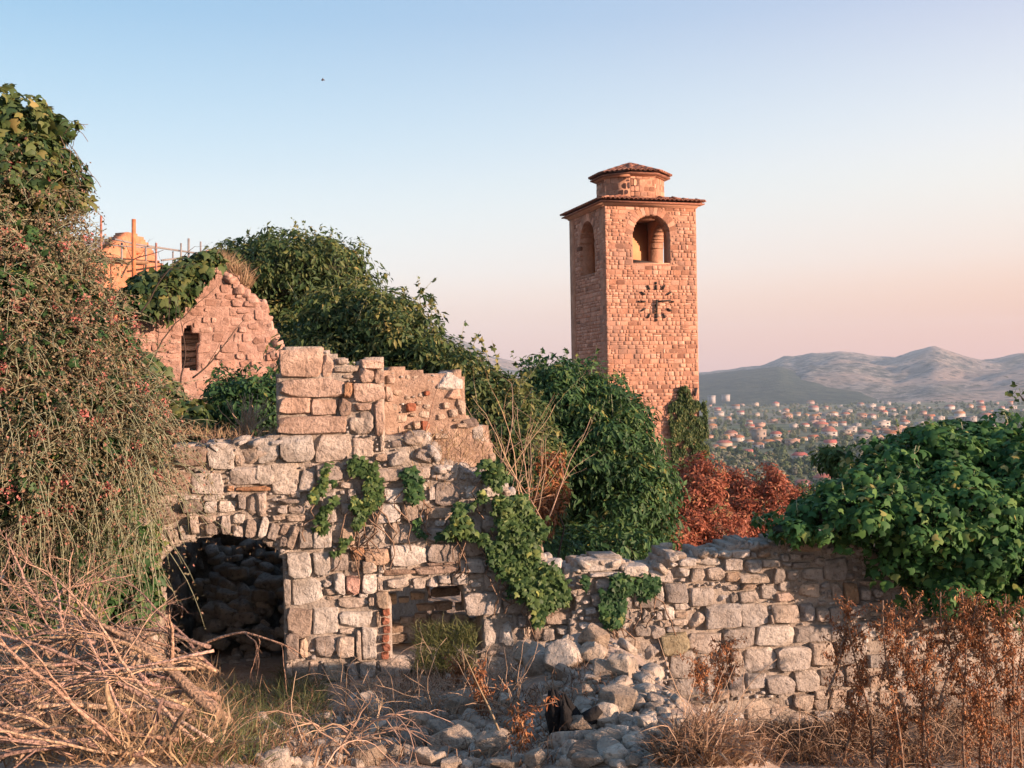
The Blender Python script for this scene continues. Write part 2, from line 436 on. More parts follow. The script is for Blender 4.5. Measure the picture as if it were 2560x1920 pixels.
def build_terrain():
    rr = np.concatenate([[0.0], np.geomspace(.6, 6900, 230)])
    na = 420
    # finer in the direction the photo looks
    t = np.linspace(0, 1, na, endpoint=False)
    ang = 2 * np.pi * t - .75 * np.sin(2 * np.pi * t)      # densest round 0 = straight ahead
    Rg, A = np.meshgrid(rr[1:], ang, indexing='ij')
    X = Rg * np.sin(A); Y = Rg * np.cos(A)
    Z = terrain(X, Y)
    V = np.stack([X, Y, Z], -1).reshape(-1, 3)
    V = np.concatenate([V, [[0, 0, th(0, 0)]]])
    n = len(rr) - 1
    i, j = np.meshgrid(np.arange(n - 1), np.arange(na), indexing='ij')
    j2 = (j + 1) % na
    q = np.stack([i * na + j, i * na + j2, (i + 1) * na + j2, (i + 1) * na + j], -1).reshape(-1, 4)
    c = len(V) - 1
    tr = [(c, (k + 1) % na, k) for k in range(na)]
    me = npmesh("ground", V, tris=tr, quads=q[:, ::-1], smooth=True)
    tag(link("ground", me, M['ground']), kind='structure')
build_terrain()

def range_mesh(name, prof, Rb, Rr, mat, seed, amp, lo=-3.1, hi=3.1, rough=1.0, nv=90, step=.004):
    """a range of hills as a band of terrain: prof = [(azimuth, ridge z)]"""
    az = np.arange(lo, hi, step)
    pr = np.interp(az, [p[0] for p in prof], [p[1] for p in prof])
    inside = (az > prof[0][0]) & (az < prof[-1][0])
    pr = pr + np.where(inside, 0, fbm(np.stack([az * 7, az * 0, az * 0], -1), 4, seed) * 60)
    v = np.linspace(0, 1.35, nv)
    A, Vv = np.meshgrid(az, v, indexing='ij')
    Rg = Rb + (Rr - Rb) * Vv
    X = Rg * np.sin(A); Y = Rg * np.cos(A)
    up = np.clip(Vv, 0, 1)
    shape = up ** rough
    z = -72 + (pr[:, None] + 72) * shape
    z = np.where(Vv > 1, z - (Vv - 1) * (Rr - Rb) * .5, z)
    p = np.stack([X, Y, X * 0], -1).reshape(-1, 3)
    rid = 1 - np.abs(fbm(p * .0016, 5, seed + 3)).reshape(X.shape) * 2
    z = z + (rid - .55) * amp * np.sin(np.clip(up, 0, 1) * np.pi) + fbm(p * .010, 5, seed + 5).reshape(X.shape) * amp * .26 * up
    z = np.clip(z, -78, 345)
    n, k = len(az), nv
    i, j = np.meshgrid(np.arange(n - 1), np.arange(k - 1), indexing='ij')
    q = np.stack([i * k + j, (i + 1) * k + j, (i + 1) * k + j + 1, i * k + j + 1], -1).reshape(-1, 4)
    me = npmesh(name, np.stack([X, Y, z], -1).reshape(-1, 3), quads=q, smooth=True)
    return tag(link(name, me, mat), kind='structure')
def prof(pts, Rr):
    o = []
    for px, py in pts:
        d = P(px, py, 1.0); h = math.hypot(d.x, 1.0)
        o.append((math.atan2(d.x, 1.0), d.z / h * Rr))
    return o
far_pts = [(x * K, y * K) for x, y in [(700, 706), (850, 704), (940, 710), (1000, 735), (1060, 768), (1120, 786), (1240, 800), (1400, 812)]] + \
    zr(1740, 820, 2.698, [(45, 300), (300, 270), (440, 255), (590, 195), (660, 200), (770, 170), (980, 155), (1200, 185), (1340, 200), (1500, 152), (1580, 126), (1620, 120), (1680, 140), (1800, 185), (1930, 210), (2050, 205), (2212, 180), (2500, 150)])
range_mesh("mountain", prof(far_pts, 5200), 3000, 5200, M['mountain'], 11, 55, rough=.8)
mid_pts = zr(1740, 820, 2.698, [(-900, 420), (-300, 380), (45, 318), (300, 285), (440, 272), (560, 262), (700, 302), (900, 342), (1100, 385), (1250, 442), (1400, 500), (1500, 545)])
range_mesh("hill", prof(mid_pts, 3900), 2850, 3900, M['hill'], 23, 14, lo=-.15, hi=.52, rough=.75, step=.0025)

def haze():
    m = bpy.data.materials.new("haze_air"); m.use_nodes = True
    nt = m.node_tree; nt.nodes.clear()
    out = nd(nt, "ShaderNodeOutputMaterial"); v = nd(nt, "ShaderNodeVolumePrincipled")
    v.inputs["Color"].default_value = (.60, .76, .95, 1)
    v.inputs["Density"].default_value = 0.85e-4
    v.inputs["Anisotropy"].default_value = 0.0
    nt.links.new(v.outputs[0], out.inputs["Volume"])
    b = MB(); b.box((0, 0, 140), (14400, 14400, 440))
    tag(b.build("haze", m), kind='stuff')
HAZE = True
if HAZE: haze()
# ------------------------------------------------------------------ stones and masonry
def rock_proto(name, seed, n=6, p=6.0, cuts=4, amp=.06, skew=.1, cutd=(.72, .98)):
    r = np.random.default_rng(seed)
    bm = bmesh.new()
    bmesh.ops.create_cube(bm, size=2.0)
    bmesh.ops.subdivide_edges(bm, edges=bm.edges[:], cuts=n - 1, use_grid_fill=True)
    bm.verts.ensure_lookup_table()
    v = np.array([x.co[:] for x in bm.verts])
    q = (np.abs(v) ** p).sum(1) ** (1 / p)
    v = v / q[:, None]
    x, y, z = v.T
    a = r.uniform(-skew, skew, 6)
    v = np.stack([x * (1 + a[0] * z) + a[1] * z * .6, y, z * (1 + a[2] * x) + a[3] * x * .6], 1)
    for k in range(cuts):
        d = r.normal(size=3); d[1] *= .8; d /= np.linalg.norm(d)
        lim = r.uniform(*cutd) * np.abs(v @ d).max()
        ov = np.clip(v @ d - lim, 0, None)
        v -= ov[:, None] * d * .92
    v += v / np.linalg.norm(v, axis=1)[:, None] * (fbm(v * 1.4 + seed, 3, seed)[:, None] * amp + fbm(v * 3.6 + seed, 2, seed + 9)[:, None] * amp * .7)
    ext = v.max(0) - v.min(0); v = (v - (v.max(0) + v.min(0)) / 2) / ext
    for k, vt in enumerate(bm.verts): vt.co = v[k]
    me = bpy.data.meshes.new(name); bm.to_mesh(me); bm.free()
    me.polygons.foreach_set("use_smooth", np.ones(len(me.polygons), bool))
    me.set_sharp_from_angle(angle=.42 if n == 12 else .26)
    return me
def arr(me):
    V = np.zeros(len(me.vertices) * 3, np.float32); me.vertices.foreach_get("co", V)
    F4 = np.array([list(p.vertices) for p in me.polygons], np.int32)
    return V.reshape(-1, 3), F4
PROTO = {}
def protos(kind, mat):
    key = (kind, mat.name)
    if key not in PROTO:
        L = []
        for k in range({'block': 26, 'boulder': 18, 'rubble': 24, 'small': 10, 'dressed': 12}[kind]):
            nm = "stone_" + kind
            if kind == 'block': me = rock_proto(nm, 100 + k, 12, 16.0, 14, .085, .10, (.78, .96))
            elif kind == 'boulder': me = rock_proto(nm, 200 + k, 11, 4.0, 13, .10, .18, (.62, .9))
            elif kind == 'rubble': me = rock_proto(nm, 500 + k, 10, 4.5, 18, .07, .25, (.52, .86))
            elif kind == 'small': me = rock_proto(nm, 300 + k, 4, 7.0, 5, .07, .14)
            else: me = rock_proto(nm, 400 + k, 3, 9.0, 1, .04, .03, (.85, 1))
            me.materials.append(mat); L.append(me)
        PROTO[key] = L
    return PROTO[key]
def put(name, me, parent, loc, scale, rot, col=None):
    o = bpy.data.objects.new(name, me); COL.objects.link(o)
    o.rotation_euler = rot; o.scale = scale
    if parent:
        o.parent = parent
        base = Vector(parent.location)
        if parent.parent: base = base + Vector(parent.parent.location)
        o.location = Vector(loc) - base
    else: o.location = loc
    if col: o.color = (*col, 1)
    return o
class Join:
    """many small stones in one mesh (kind stuff)"""
    def __init__(s): s.V = []; s.Q = []; s.r = []; s.n = 0
    def add(s, me, loc, scale, rot, rnd):
        V, Fc = arr(me) if me not in _cache else _cache[me]
        _cache[me] = (V, Fc)
        Mx = np.array((Euler(rot).to_matrix()))
        s.V.append((V * np.array(scale)) @ Mx.T + np.array(loc)); s.Q.append(Fc + s.n); s.n += len(V)
        s.r.append(np.full(len(Fc), rnd))
    def build(s, name, mat, parent):
        if not s.V: return
        me = npmesh(name, np.concatenate(s.V), quads=np.concatenate(s.Q), rnd=np.concatenate(s.r), smooth=True)
        o = link(name, me, mat, parent, 'stuff'); o.color = (1, 1, 1, 0)
        return o
_cache = {}
def inpoly(xs, ys, poly):
    c = np.zeros(xs.shape, bool)
    n = len(poly)
    for i in range(n):
        x1, y1 = poly[i]; x2, y2 = poly[(i + 1) % n]
        if y1 == y2: continue
        k = ((y1 > ys) != (y2 > ys)) & (xs < (x2 - x1) * (ys - y1) / (y2 - y1) + x1)
        c ^= k
    return c
class Plane:
    """a vertical wall face through plan points A, B; s runs along it, z up"""
    def __init__(s, A, B):
        s.A = Vector((*A, 0)); d = Vector((*B, 0)) - s.A; s.len = d.length; s.t = d.normalized()
        s.n = Vector((s.t.y, -s.t.x, 0))
        if s.n.dot(-s.A) < 0: s.n = -s.n
        s.yaw = math.atan2(s.t.y, s.t.x)
    def px(s, px, py):
        d = P(px, py, 1.0)
        k = (s.A.x * s.t.y - s.A.y * s.t.x) / (d.x * s.t.y - d.y * s.t.x)
        h = d * k
        return ((h - s.A).dot(s.t), h.z)
    def poly(s, pts): return [s.px(*p) for p in pts]
    def at(s, a, z, out=0.0): return s.A + s.t * a + s.n * out + Vector((0, 0, z))
def core_mesh(name, pl, poly, holes, thick, mat, parent, g=.035, recess=.035, amp=.03, seed=1, nscale=7):
    s0 = min(p[0] for p in poly); s1 = max(p[0] for p in poly); z0 = min(p[1] for p in poly); z1 = max(p[1] for p in poly)
    ns = int((s1 - s0) / g) + 2; nz = int((z1 - z0) / g) + 2
    cs = s0 + (np.arange(ns) + .5) * g; cz = z0 + (np.arange(nz) + .5) * g
    Sg, Zg = np.meshgrid(cs, cz, indexing='ij')
    jit = fbm(np.stack([Sg.ravel() * 4, Zg.ravel() * 4, Sg.ravel() * 0 + seed], -1), 2, seed).reshape(Sg.shape) * (.06 if amp > .02 else 0)
    m = inpoly(Sg + jit, Zg + jit, poly)
    for h in holes: m &= ~inpoly(Sg, Zg, h)
    vs = s0 + np.arange(ns + 1) * g; vz = z0 + np.arange(nz + 1) * g
    VS, VZ = np.meshgrid(vs, vz, indexing='ij')
    no = fbm(np.stack([VS.ravel() * nscale, VZ.ravel() * nscale, VS.ravel() * 0 + seed * 3.3], -1), 3, seed).reshape(VS.shape) * amp
    A = np.array(pl.A); t = np.array(pl.t); nn = np.array(pl.n)
    def pos(out): return A + VS[..., None] * t + out[..., None] * nn + VZ[..., None] * np.array([0, 0, 1.0])
    fr = pos(-recess + no).reshape(-1, 3); bk = pos(np.full(VS.shape, -thick) + no).reshape(-1, 3)
    N = len(fr); idx = np.arange(N).reshape(ns + 1, nz + 1)
    i, j = np.nonzero(m)
    a, b, c, d = idx[i, j], idx[i + 1, j], idx[i + 1, j + 1], idx[i, j + 1]
    quads = [np.stack([a, b, c, d], 1), np.stack([a, d, c, b], 1) + N]
    mp = np.pad(m, 1)
    for (di, dj, u, v) in ((-1, 0, d, a), (1, 0, b, c), (0, -1, a, b), (0, 1, c, d)):
        e = ~mp[i + 1 + di, j + 1 + dj]
        quads.append(np.stack([u[e], u[e] + N, v[e] + N, v[e]], 1))
    q = np.concatenate(quads)
    V = np.concatenate([fr, bk])
    used = np.unique(q); remap = np.zeros(len(V), np.int64); remap[used] = np.arange(len(used))
    me = npmesh(name, V[used], quads=remap[q], smooth=False)
    return link(name, me, mat, parent)
def masonry(root, pl, poly, holes, stones, sizes, mat, depth=.28, proud=(0.0, .055), maxparts=300, seed=1, name="stone",
            joint=.012, kindmap='block', course=None, small='small', fillparts=True, fillproud=(-.03, .02), tint=None, skip=()):
    """stones: hand placed (s, z, w, h, roll, kind, colour); the rest of the face is packed with smaller stones"""
    r = np.random.default_rng(seed)
    s0 = min(p[0] for p in poly); s1 = max(p[0] for p in poly); z0 = min(p[1] for p in poly); z1 = max(p[1] for p in poly)
    g = .014 if course is None else .02
    ns = int((s1 - s0) / g) + 1; nz = int((z1 - z0) / g) + 1
    Sg, Zg = np.meshgrid(s0 + (np.arange(ns) + .5) * g, z0 + (np.arange(nz) + .5) * g, indexing='ij')
    free = inpoly(Sg, Zg, poly)
    for h in list(holes) + list(skip): free &= ~inpoly(Sg, Zg, h)
    items = []
    def occupy(s, z, w, h, roll):
        c, sn = math.cos(roll), math.sin(roll)
        rad = math.hypot(w, h) / 2
        i0, i1 = max(0, int((s - rad - s0) / g)), min(ns, int((s + rad - s0) / g) + 1)
        j0, j1 = max(0, int((z - rad - z0) / g)), min(nz, int((z + rad - z0) / g) + 1)
        if i1 <= i0 or j1 <= j0: return
        ds = Sg[i0:i1, j0:j1] - s; dz = Zg[i0:i1, j0:j1] - z
        u = ds * c + dz * sn; v = -ds * sn + dz * c
        free[i0:i1, j0:j1] &= ~((np.abs(u) < w / 2) & (np.abs(v) < h / 2))
    for st in stones:
        items.append((*st, True)); occupy(*st[:5])
    if course:
        z = z0
        hmin, hmax, wmin, wmax = course
        while z < z1:
            h = r.uniform(hmin, hmax); s = s0 - r.uniform(0, wmin)
            while s < s1:
                w = r.uniform(wmin, wmax) * (h / hmax) ** .3
                if r.random() < .12 and h > hmin * 1.2:     # two thin ones
                    hs = [(z, h * .5), (z + h * .5, h * .5)]
                else: hs = [(z, h)]
                for zz, hh in hs:
                    a, b = max(s, s0), min(s + w, s1)
                    if b - a < wmin * .35: continue
                    i0, i1 = int((a - s0) / g), int((b - s0) / g); j0, j1 = int(max(0, zz - z0) / g), int((min(zz + hh, z1) - z0) / g)
                    cell = free[i0:i1, j0:j1]
                    if cell.size and cell.mean() > .93:
                        items.append(((a + b) / 2, zz + hh / 2, b - a, hh, r.normal() * .012, kindmap, None, False)); cell[:] = False
                s += w
            z += h
    for (w0, h0, tries) in sizes:
        fi, fj = np.nonzero(free)
        if len(fi) == 0: break
        pick = r.integers(0, len(fi), tries)
        for k in pick:
            w = w0 * r.uniform(.75, 1.25); h = h0 * r.uniform(.75, 1.25)
            if r.random() < .12: w, h = h, w
            i0 = fi[k] - int(w / g / 2); j0 = fj[k] - int(h / g / 2); i1 = i0 + int(w / g) + 1; j1 = j0 + int(h / g) + 1
            if i0 < 0 or j0 < 0 or i1 > ns or j1 > nz: continue
            if free[i0:i1, j0:j1].all():
                free[i0:i1, j0:j1] = False
                items.append((s0 + (i0 + i1) / 2 * g, z0 + (j0 + j1) / 2 * g, w, h, r.normal() * .07, small if w < .11 else kindmap, None, False))
    order = sorted(range(len(items)), key=lambda k: -(items[k][2] * items[k][3]) * (3 if items[k][7] else 1))
    jn = Join()
    for rank, k in enumerate(order):
        s, z, w, h, roll, kind, col, hand = items[k]
        ms = protos(kind if kind in ('block', 'boulder', 'small', 'dressed') else 'block', M['brick'] if kind == 'brick' else mat)
        me = ms[r.integers(len(ms))]
        dp = depth * r.uniform(.8, 1.15) if hand else min(depth, max(w, h) * 1.3 + .04)
        pr = r.uniform(*proud) if hand or course else r.uniform(*fillproud)
        loc = pl.at(s, z, pr - dp / 2)
        flip = r.integers(2)
        q = 1.11 if hand else 1.07
        sc = (max(.015, w - joint) * q, dp, max(.012, h - joint) * q)
        rot = Euler((0, -roll, pl.yaw + r.normal() * .03), 'XYZ')
        # roll turns about the wall's normal: Rz(yaw) * Ry(-roll)
        if rank < maxparts and (hand or fillparts):
            c = col
            if c is None and tint is not None: c = tint(r, s, z)
            put(name, me, root, loc, sc, rot, c)
        else:
            jn.add(me, loc, sc, rot, r.random())
    jn.build(name + "_chips", mat, root)
    return len(items)
def from_px(pl, x0, y0, sc, rects):
    o = []
    for q in rects:
        a, b, c, d = q[:4]
        roll = 0; kind = 'block'; col = None
        for e in q[4:]:
            if isinstance(e, str): kind = e
            elif isinstance(e, tuple): col = e
            else: roll = R(e)
        px0, py0, px1, py1 = x0 + a / sc, y0 + b / sc, x0 + c / sc, y0 + d / sc
        cx, cy = (px0 + px1) / 2, (py0 + py1) / 2
        s, z = pl.px(cx, cy)
        sl, _ = pl.px(cx - .5, cy); sr, _ = pl.px(cx + .5, cy); _, zt = pl.px(cx, cy - .5); _, zb = pl.px(cx, cy + .5)
        o.append((s, z, (px1 - px0) * (sr - sl), (py1 - py0) * (zt - zb), -roll, kind, col))
    return o

# ---------------- the ruined house wall with the arched doorway
PA = P(330, 1300, 9.9); PB = P(1420, 1300, 10.5)
W1 = Plane((PA.x, PA.y), (PB.x, PB.y))
SUN_WARM = (1.10, .85, .72); PALE = (1.12, 1.10, 1.06); ORG = (.95, .62, .42); TAN = (1.02, .84, .68)  # first tint paints the low sun's pink glow into the upper stones
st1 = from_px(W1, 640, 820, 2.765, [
    (165, 140, 460, 340, SUN_WARM), (455, 185, 540, 340, SUN_WARM, 6), (535, 205, 640, 260, 'boulder'), (545, 255, 720, 310, -4), (720, 215, 885, 290, SUN_WARM), (710, 275, 815, 380, SUN_WARM), (810, 285, 888, 385, SUN_WARM),
    (160, 345, 605, 480, SUN_WARM), (605, 375, 670, 485, ORG, 8), (670, 380, 890, 515, SUN_WARM), (160, 480, 370, 605, SUN_WARM), (375, 490, 565, 610, SUN_WARM), (565, 485, 660, 610, (.72, .6, .54)), (680, 515, 800, 575, SUN_WARM),
    (815, 505, 893, 745, SUN_WARM), (650, 600, 760, 735), (710, 575, 808, 735), (160, 610, 615, 745, SUN_WARM), (160, 745, 400, 925, PALE), (410, 735, 660, 925), (675, 760, 825, 910), (855, 740, 893, 860),
    (820, 865, 910, 925), (905, 850, 1065, 965, 'boulder', -8), (1070, 825, 1240, 945, 'boulder'), (1020, 725, 1160, 815, 'boulder'), (0, 760, 155, 940), (110, 925, 300, 1155), (0, 945, 118, 1085),
    (300, 985, 410, 1135, 6), (415, 945, 595, 1070), (235, 1095, 310, 1180), (270, 1040, 302, 1090), (635, 930, 720, 1045), (825, 970, 1010, 1060), (1065, 950, 1210, 1050), (1210, 950, 1410, 1060),
    (1235, 1065, 1410, 1230, (.72, .66, .62)), (1190, 1090, 1238, 1200), (890, 1100, 1070, 1210, PALE), (1000, 1205, 1125, 1335), (765, 1215, 998, 1360, PALE), (430, 1115, 560, 1240, PALE), (625, 1110, 690, 1190),
    (790, 1090, 860, 1160, PALE), (0, 1140, 75, 1310), (140, 1225, 222, 1285), (225, 1225, 340, 1290), (160, 1180, 300, 1215), (105, 1290, 200, 1335), (210, 1290, 340, 1340), (590, 1380, 690, 1510, TAN),
    (690, 1370, 910, 1510, PALE), (920, 1345, 1135, 1500, PALE), (1170, 1385, 1300, 1480), (930, 1500, 1180, 1650, PALE), (1185, 1490, 1420, 1620), (1420, 1460, 1585, 1585), (1405, 1590, 1595, 1680, PALE),
    (300, 1385, 400, 1530, (.8, .76, .72)), (395, 1375, 525, 1530, PALE), (1515, 1195, 1570, 1280), (1170, 1240, 1360, 1320, TAN), (1410, 1300, 1560, 1440), (1560, 1290, 1700, 1420), (1600, 1440, 1760, 1570), (1440, 1090, 1560, 1190), (1570, 1080, 1690, 1180), (1590, 1190, 1740, 1290)])
st1 += from_px(W1, 280, 1060, 3.072, [
    (440, 170, 720, 330, (.82, .68, .58)), (730, 140, 940, 350, PALE), (965, 105, 1275, 320, 'boulder'), (945, 235, 1003, 325), (330, 350, 598, 535, (.78, .62, .52)), (605, 375, 870, 545), (905, 325, 1235, 473),
    (950, 477, 1220, 522, ORG), (880, 470, 945, 520, ORG), (330, 540, 510, 620, PALE), (520, 545, 690, 588, PALE), (695, 540, 870, 598, PALE), (540, 592, 700, 685), (705, 592, 808, 685, PALE), (812, 590, 955, 685, PALE), (965, 540, 1030, 665, (.8, .75, .72)),
    (1032, 525, 1190, 720, 'boulder', (.85, .78, .72)), (85, 540, 270, 740, 'boulder', (.9, .72, .58)), (290, 630, 560, 790, 'boulder', (.85, .72, .62)), (275, 545, 322, 640),
    (262, 1075, 318, 1180, PALE), (255, 1184, 312, 1300), (265, 1306, 332, 1420, PALE), (290, 1426, 345, 1560),
    # voussoirs of the arch
    (155, 845, 225, 1000, -8), (232, 835, 330, 945, -12), (325, 810, 385, 930, -10), (375, 880, 440, 975, -12), (430, 800, 520, 945, -14), (518, 775, 598, 905, -10), (600, 700, 670, 850, -6), (680, 700, 800, 755), (708, 758, 805, 855, -3),
    (838, 700, 915, 850, 3), (925, 690, 1020, 775, 5), (918, 780, 1008, 870, 4), (1022, 735, 1118, 880, 9), (1130, 715, 1200, 880, 16), (1200, 765, 1280, 905, 20), (1290, 770, 1365, 860, 22), (1285, 865, 1350, 950, 20), (1358, 790, 1432, 960, 22)])
st1 += from_px(W1, 680, 1340, 3.95, [
    (155, 150, 390, 410, PALE), (410, 150, 580, 385, PALE), (575, 150, 755, 360), (770, 110, 915, 250, ORG), (772, 250, 885, 360, TAN), (920, 130, 1165, 285, (.95, .72, .55)), (890, 245, 1040, 372), (1045, 290, 1110, 372, PALE),
    (110, 420, 188, 690, (.8, .76, .72)), (190, 415, 490, 690, PALE), (500, 430, 600, 510), (600, 370, 725, 580), (725, 380, 872, 575, (1.0, .66, .58)), (500, 515, 640, 590), (885, 375, 1035, 570, PALE), (1040, 420, 1105, 560),
    (1145, 415, 1350, 520, PALE, -5), (1390, 410, 1520, 525, PALE), (1520, 405, 1640, 515, 'boulder'), (1640, 385, 1770, 470, PALE), (1780, 360, 1935, 490, PALE), (1855, 220, 2115, 365, PALE),
    (1095, 330, 1415, 392, (.7, .55, .46)), (1415, 290, 1840, 378, (.72, .58, .5), -3), (1530, 245, 1840, 290, (.66, .52, .45), -3),
    (650, 605, 948, 728), (850, 560, 948, 615, PALE), (952, 600, 1015, 700), (150, 690, 400, 1000), (403, 680, 655, 990), (665, 725, 1000, 905), (670, 910, 800, 975), (1030, 550, 1155, 730, (.75, .66, .56)),
    (1030, 740, 1085, 900, TAN), (135, 960, 268, 1220, (.8, .72, .68)), (270, 1010, 360, 1210, TAN), (430, 995, 640, 1215), (645, 990, 815, 1220), (822, 940, 890, 1240), (892, 900, 1045, 1240, PALE),
    (140, 1250, 205, 1390), (195, 1235, 375, 1420, (.9, .86, .8)), (378, 1235, 470, 1400), (520, 1240, 725, 1420, (.95, .9, .8)), (750, 1250, 860, 1480, (.85, .82, .8), -12), (865, 1240, 1030, 1400), (1060, 1210, 1370, 1380), (1040, 1370, 1220, 1480),
    (1390, 1280, 1580, 1400, (.9, .82, .72)), (530, 1440, 800, 1590), (150, 1410, 400, 1560), (410, 1430, 520, 1560), (900, 1400, 1010, 1480, TAN), (810, 1490, 1000, 1620), (1230, 1400, 1420, 1540), (1020, 1500, 1220, 1640),
    (1090, 722, 1170, 800, 'brick'), (1085, 806, 1170, 884, 'brick'), (1090, 890, 1170, 968, 'brick'), (1080, 974, 1165, 1054, 'brick'), (1078, 1060, 1165, 1138, 'brick'), (1075, 1144, 1160, 1222, 'brick')])
st1 += from_px(W1, 1160, 1340, 3.95, [
    (15, 555, 370, 780), (200, 355, 445, 545), (235, 215, 395, 350), (380, 540, 590, 610), (380, 615, 660, 770), (180, 810, 325, 1120, 'boulder', PALE), (340, 815, 525, 1110, 'boulder', PALE), (530, 780, 640, 900), (540, 905, 700, 1050, 'boulder'),
    (650, 830, 740, 900, PALE), (700, 905, 790, 1040), (800, 750, 1130, 870), (900, 875, 1100, 980, 'boulder', PALE), (770, 920, 895, 1050), (770, 630, 930, 745, TAN), (460, 380, 600, 530), (600, 420, 780, 600), (680, 620, 770, 760), (790, 430, 960, 600),
    (970, 290, 1135, 475, PALE), (780, 250, 960, 420)])
out1 = zr(280, 1060, 3.072, [(60, 1900), (60, 1300), (110, 900), (75, 720), (90, 540), (320, 520), (320, 345), (430, 340), (435, 165), (720, 160), (735, 130), (945, 130), (990, 100), (1270, 110)]) + \
    zr(640, 820, 2.765, [(160, 745), (158, 340), (170, 150), (440, 130), (540, 190), (640, 205), (720, 240), (725, 212), (888, 212), (895, 760), (1010, 740), (1160, 720), (1170, 815), (1250, 830), (1260, 940), (1410, 945), (1560, 1000), (1640, 1020), (1760, 1120), (1860, 1260), (1960, 1400)]) + \
    zr(1160, 1340, 3.95, [(780, 220), (980, 280), (1140, 290), (1150, 500), (1140, 1300), (700, 1659)]) + [(1180, 1800), (440, 1800)]
door = [(386, 1412), (408, 1386), (446, 1364), (508, 1344), (557, 1335), (605, 1340), (654, 1353), (690, 1376), (708, 1404), (712, 1500), (716, 1810), (398, 1810), (392, 1590), (380, 1425)]
niche = zr(680, 1340, 3.95, [(1160, 545), (1380, 520), (1640, 510), (1900, 490), (1905, 560), (1935, 780), (2080, 790), (2085, 1130), (1800, 1180), (1180, 1200)])
p1 = W1.poly(out1); hd = W1.poly(door); hn = W1.poly(niche)
wall_1 = thing("ruined_wall", "ruined limestone house wall with an arched doorway and a tall stub on top", "wall", (PA.x, PA.y, th(PA.x, PA.y)))
core_mesh("wall_core", W1, p1, [hd, hn], .55, M['mortar'], wall_1, seed=3)
def tint1(r, s, z):
    c = r.choice(5)
    return [(1.05, 1, .96), (.95, .84, .74), (.8, .74, .7), PALE, (.98, .88, .8)][c]
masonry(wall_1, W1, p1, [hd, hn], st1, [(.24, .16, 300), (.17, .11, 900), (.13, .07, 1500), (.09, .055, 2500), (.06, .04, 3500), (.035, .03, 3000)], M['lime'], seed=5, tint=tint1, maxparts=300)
sj = W1.px(390, 1480)[0]
Wj = Plane(tuple(W1.at(sj - .015, 0, .0)[:2]), tuple(W1.at(sj - .015, 0, -.56)[:2]))
if Wj.n.dot(W1.t) < 0: Wj.n = -Wj.n
pj = [(.0, -2.9), (.56, -2.9), (.56, -1.52), (.0, -1.52)]
masonry(wall_1, Wj, pj, [], [], [(.3, .2, 60), (.2, .13, 120), (.12, .08, 200), (.07, .05, 300)], M['lime'], depth=.12, seed=19, maxparts=40, fillproud=(-.01, .035), tint=lambda r, s, z: (.9, .86, .8))
# niche back
Wn = Plane(tuple((W1.A - W1.n * .48)[:2]), tuple((W1.A + W1.t * 4 - W1.n * .48)[:2]))
stn = from_px(Wn, 680, 1340, 3.95, [(1370, 555, 1520, 640, TAN), (1425, 660, 1610, 740, TAN), (1600, 650, 1780, 740), (1150, 570, 1240, 680, TAN), (1580, 500, 1850, 605, (.6, .55, .5)), (1810, 655, 1900, 740), (1250, 600, 1360, 660), (1400, 760, 1560, 860), (1570, 760, 1760, 880), (1780, 770, 1950, 900), (1420, 900, 1600, 1000)])
pn = [(a + (.3 if a > 2.6 else -.3), b + (.25 if b > -1.8 else -.4)) for a, b in hn]
core_mesh("niche_back", Wn, pn, [], .15, M['mortar'], wall_1, seed=8)
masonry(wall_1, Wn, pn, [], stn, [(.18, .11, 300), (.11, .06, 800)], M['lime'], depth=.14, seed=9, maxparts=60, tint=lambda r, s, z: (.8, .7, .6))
# plastered stub standing farther back
SA = P(960, 1000, 10.65); SB = P(1200, 1000, 11.0)
W2 = Plane((SA.x, SA.y), (SB.x, SB.y))
out2 = zr(640, 820, 2.765, [(840, 300), (960, 290), (1040, 315), (1240, 300), (1420, 295), (1440, 440), (1460, 600), (1530, 620), (1620, 680), (1630, 840), (1660, 930), (1700, 1400), (840, 1400)])
st2 = from_px(W2, 640, 820, 2.765, [(1245, 300, 1430, 440, 'boulder', PALE), (1310, 400, 1440, 500, 'boulder', SUN_WARM), (1370, 480, 1455, 610, 'boulder'), (1290, 510, 1340, 560), (1045, 515, 1110, 580, 'brick'), (1140, 640, 1200, 715, 'brick'), (1165, 430, 1205, 470, 'brick'),
     (1230, 725, 1330, 770), (1380, 655, 1450, 690), (1450, 675, 1620, 835, 'boulder', PALE), (1250, 590, 1310, 640), (1330, 560, 1390, 620), (1360, 612, 1485, 648, -6), (1430, 620, 1530, 690, -10, (.5, .42, .38)), (890, 400, 945, 510, SUN_WARM), (1090, 640, 1140, 700), (1600, 860, 1660, 930), (900, 320, 960, 390, SUN_WARM)])
p2_ = W2.poly(out2)
M['plaster'] = stone_mat("old_plaster", [(0, (.36, .25, .19)), (1, (.38, .27, .205))], grain=1.5, bump=1.0, stain=(.14, .09, .07), stain_amt=.7)
core_mesh("plaster_core", W2, p2_, [], .5, M['plaster'], wall_1, seed=13, recess=.02, amp=.05, nscale=5)
masonry(wall_1, W2, p2_, [], st2, [(.22, .14, 30), (.13, .09, 70), (.07, .05, 200), (.04, .03, 300)], M['lime'], depth=.22, seed=14, maxparts=110, tint=lambda r, s, z: (1, .85, .72), fillproud=(-.03, -.005))
# right-hand return of the stub pillar
RA = W2.at(W2.px(955, 1000)[0], 0); RB = W1.at(W1.px(963, 1000)[0], 0, -.1)
W3 = Plane((RB.x, RB.y), (RA.x, RA.y))
z_a = W1.px(963, 905)[1]; z_b = W1.px(963, 1130)[1]
p3 = [(0, z_b), (0, z_a - .02), (W3.len * .5, z_a - .12), (W3.len, z_a - .2), (W3.len, z_b)]
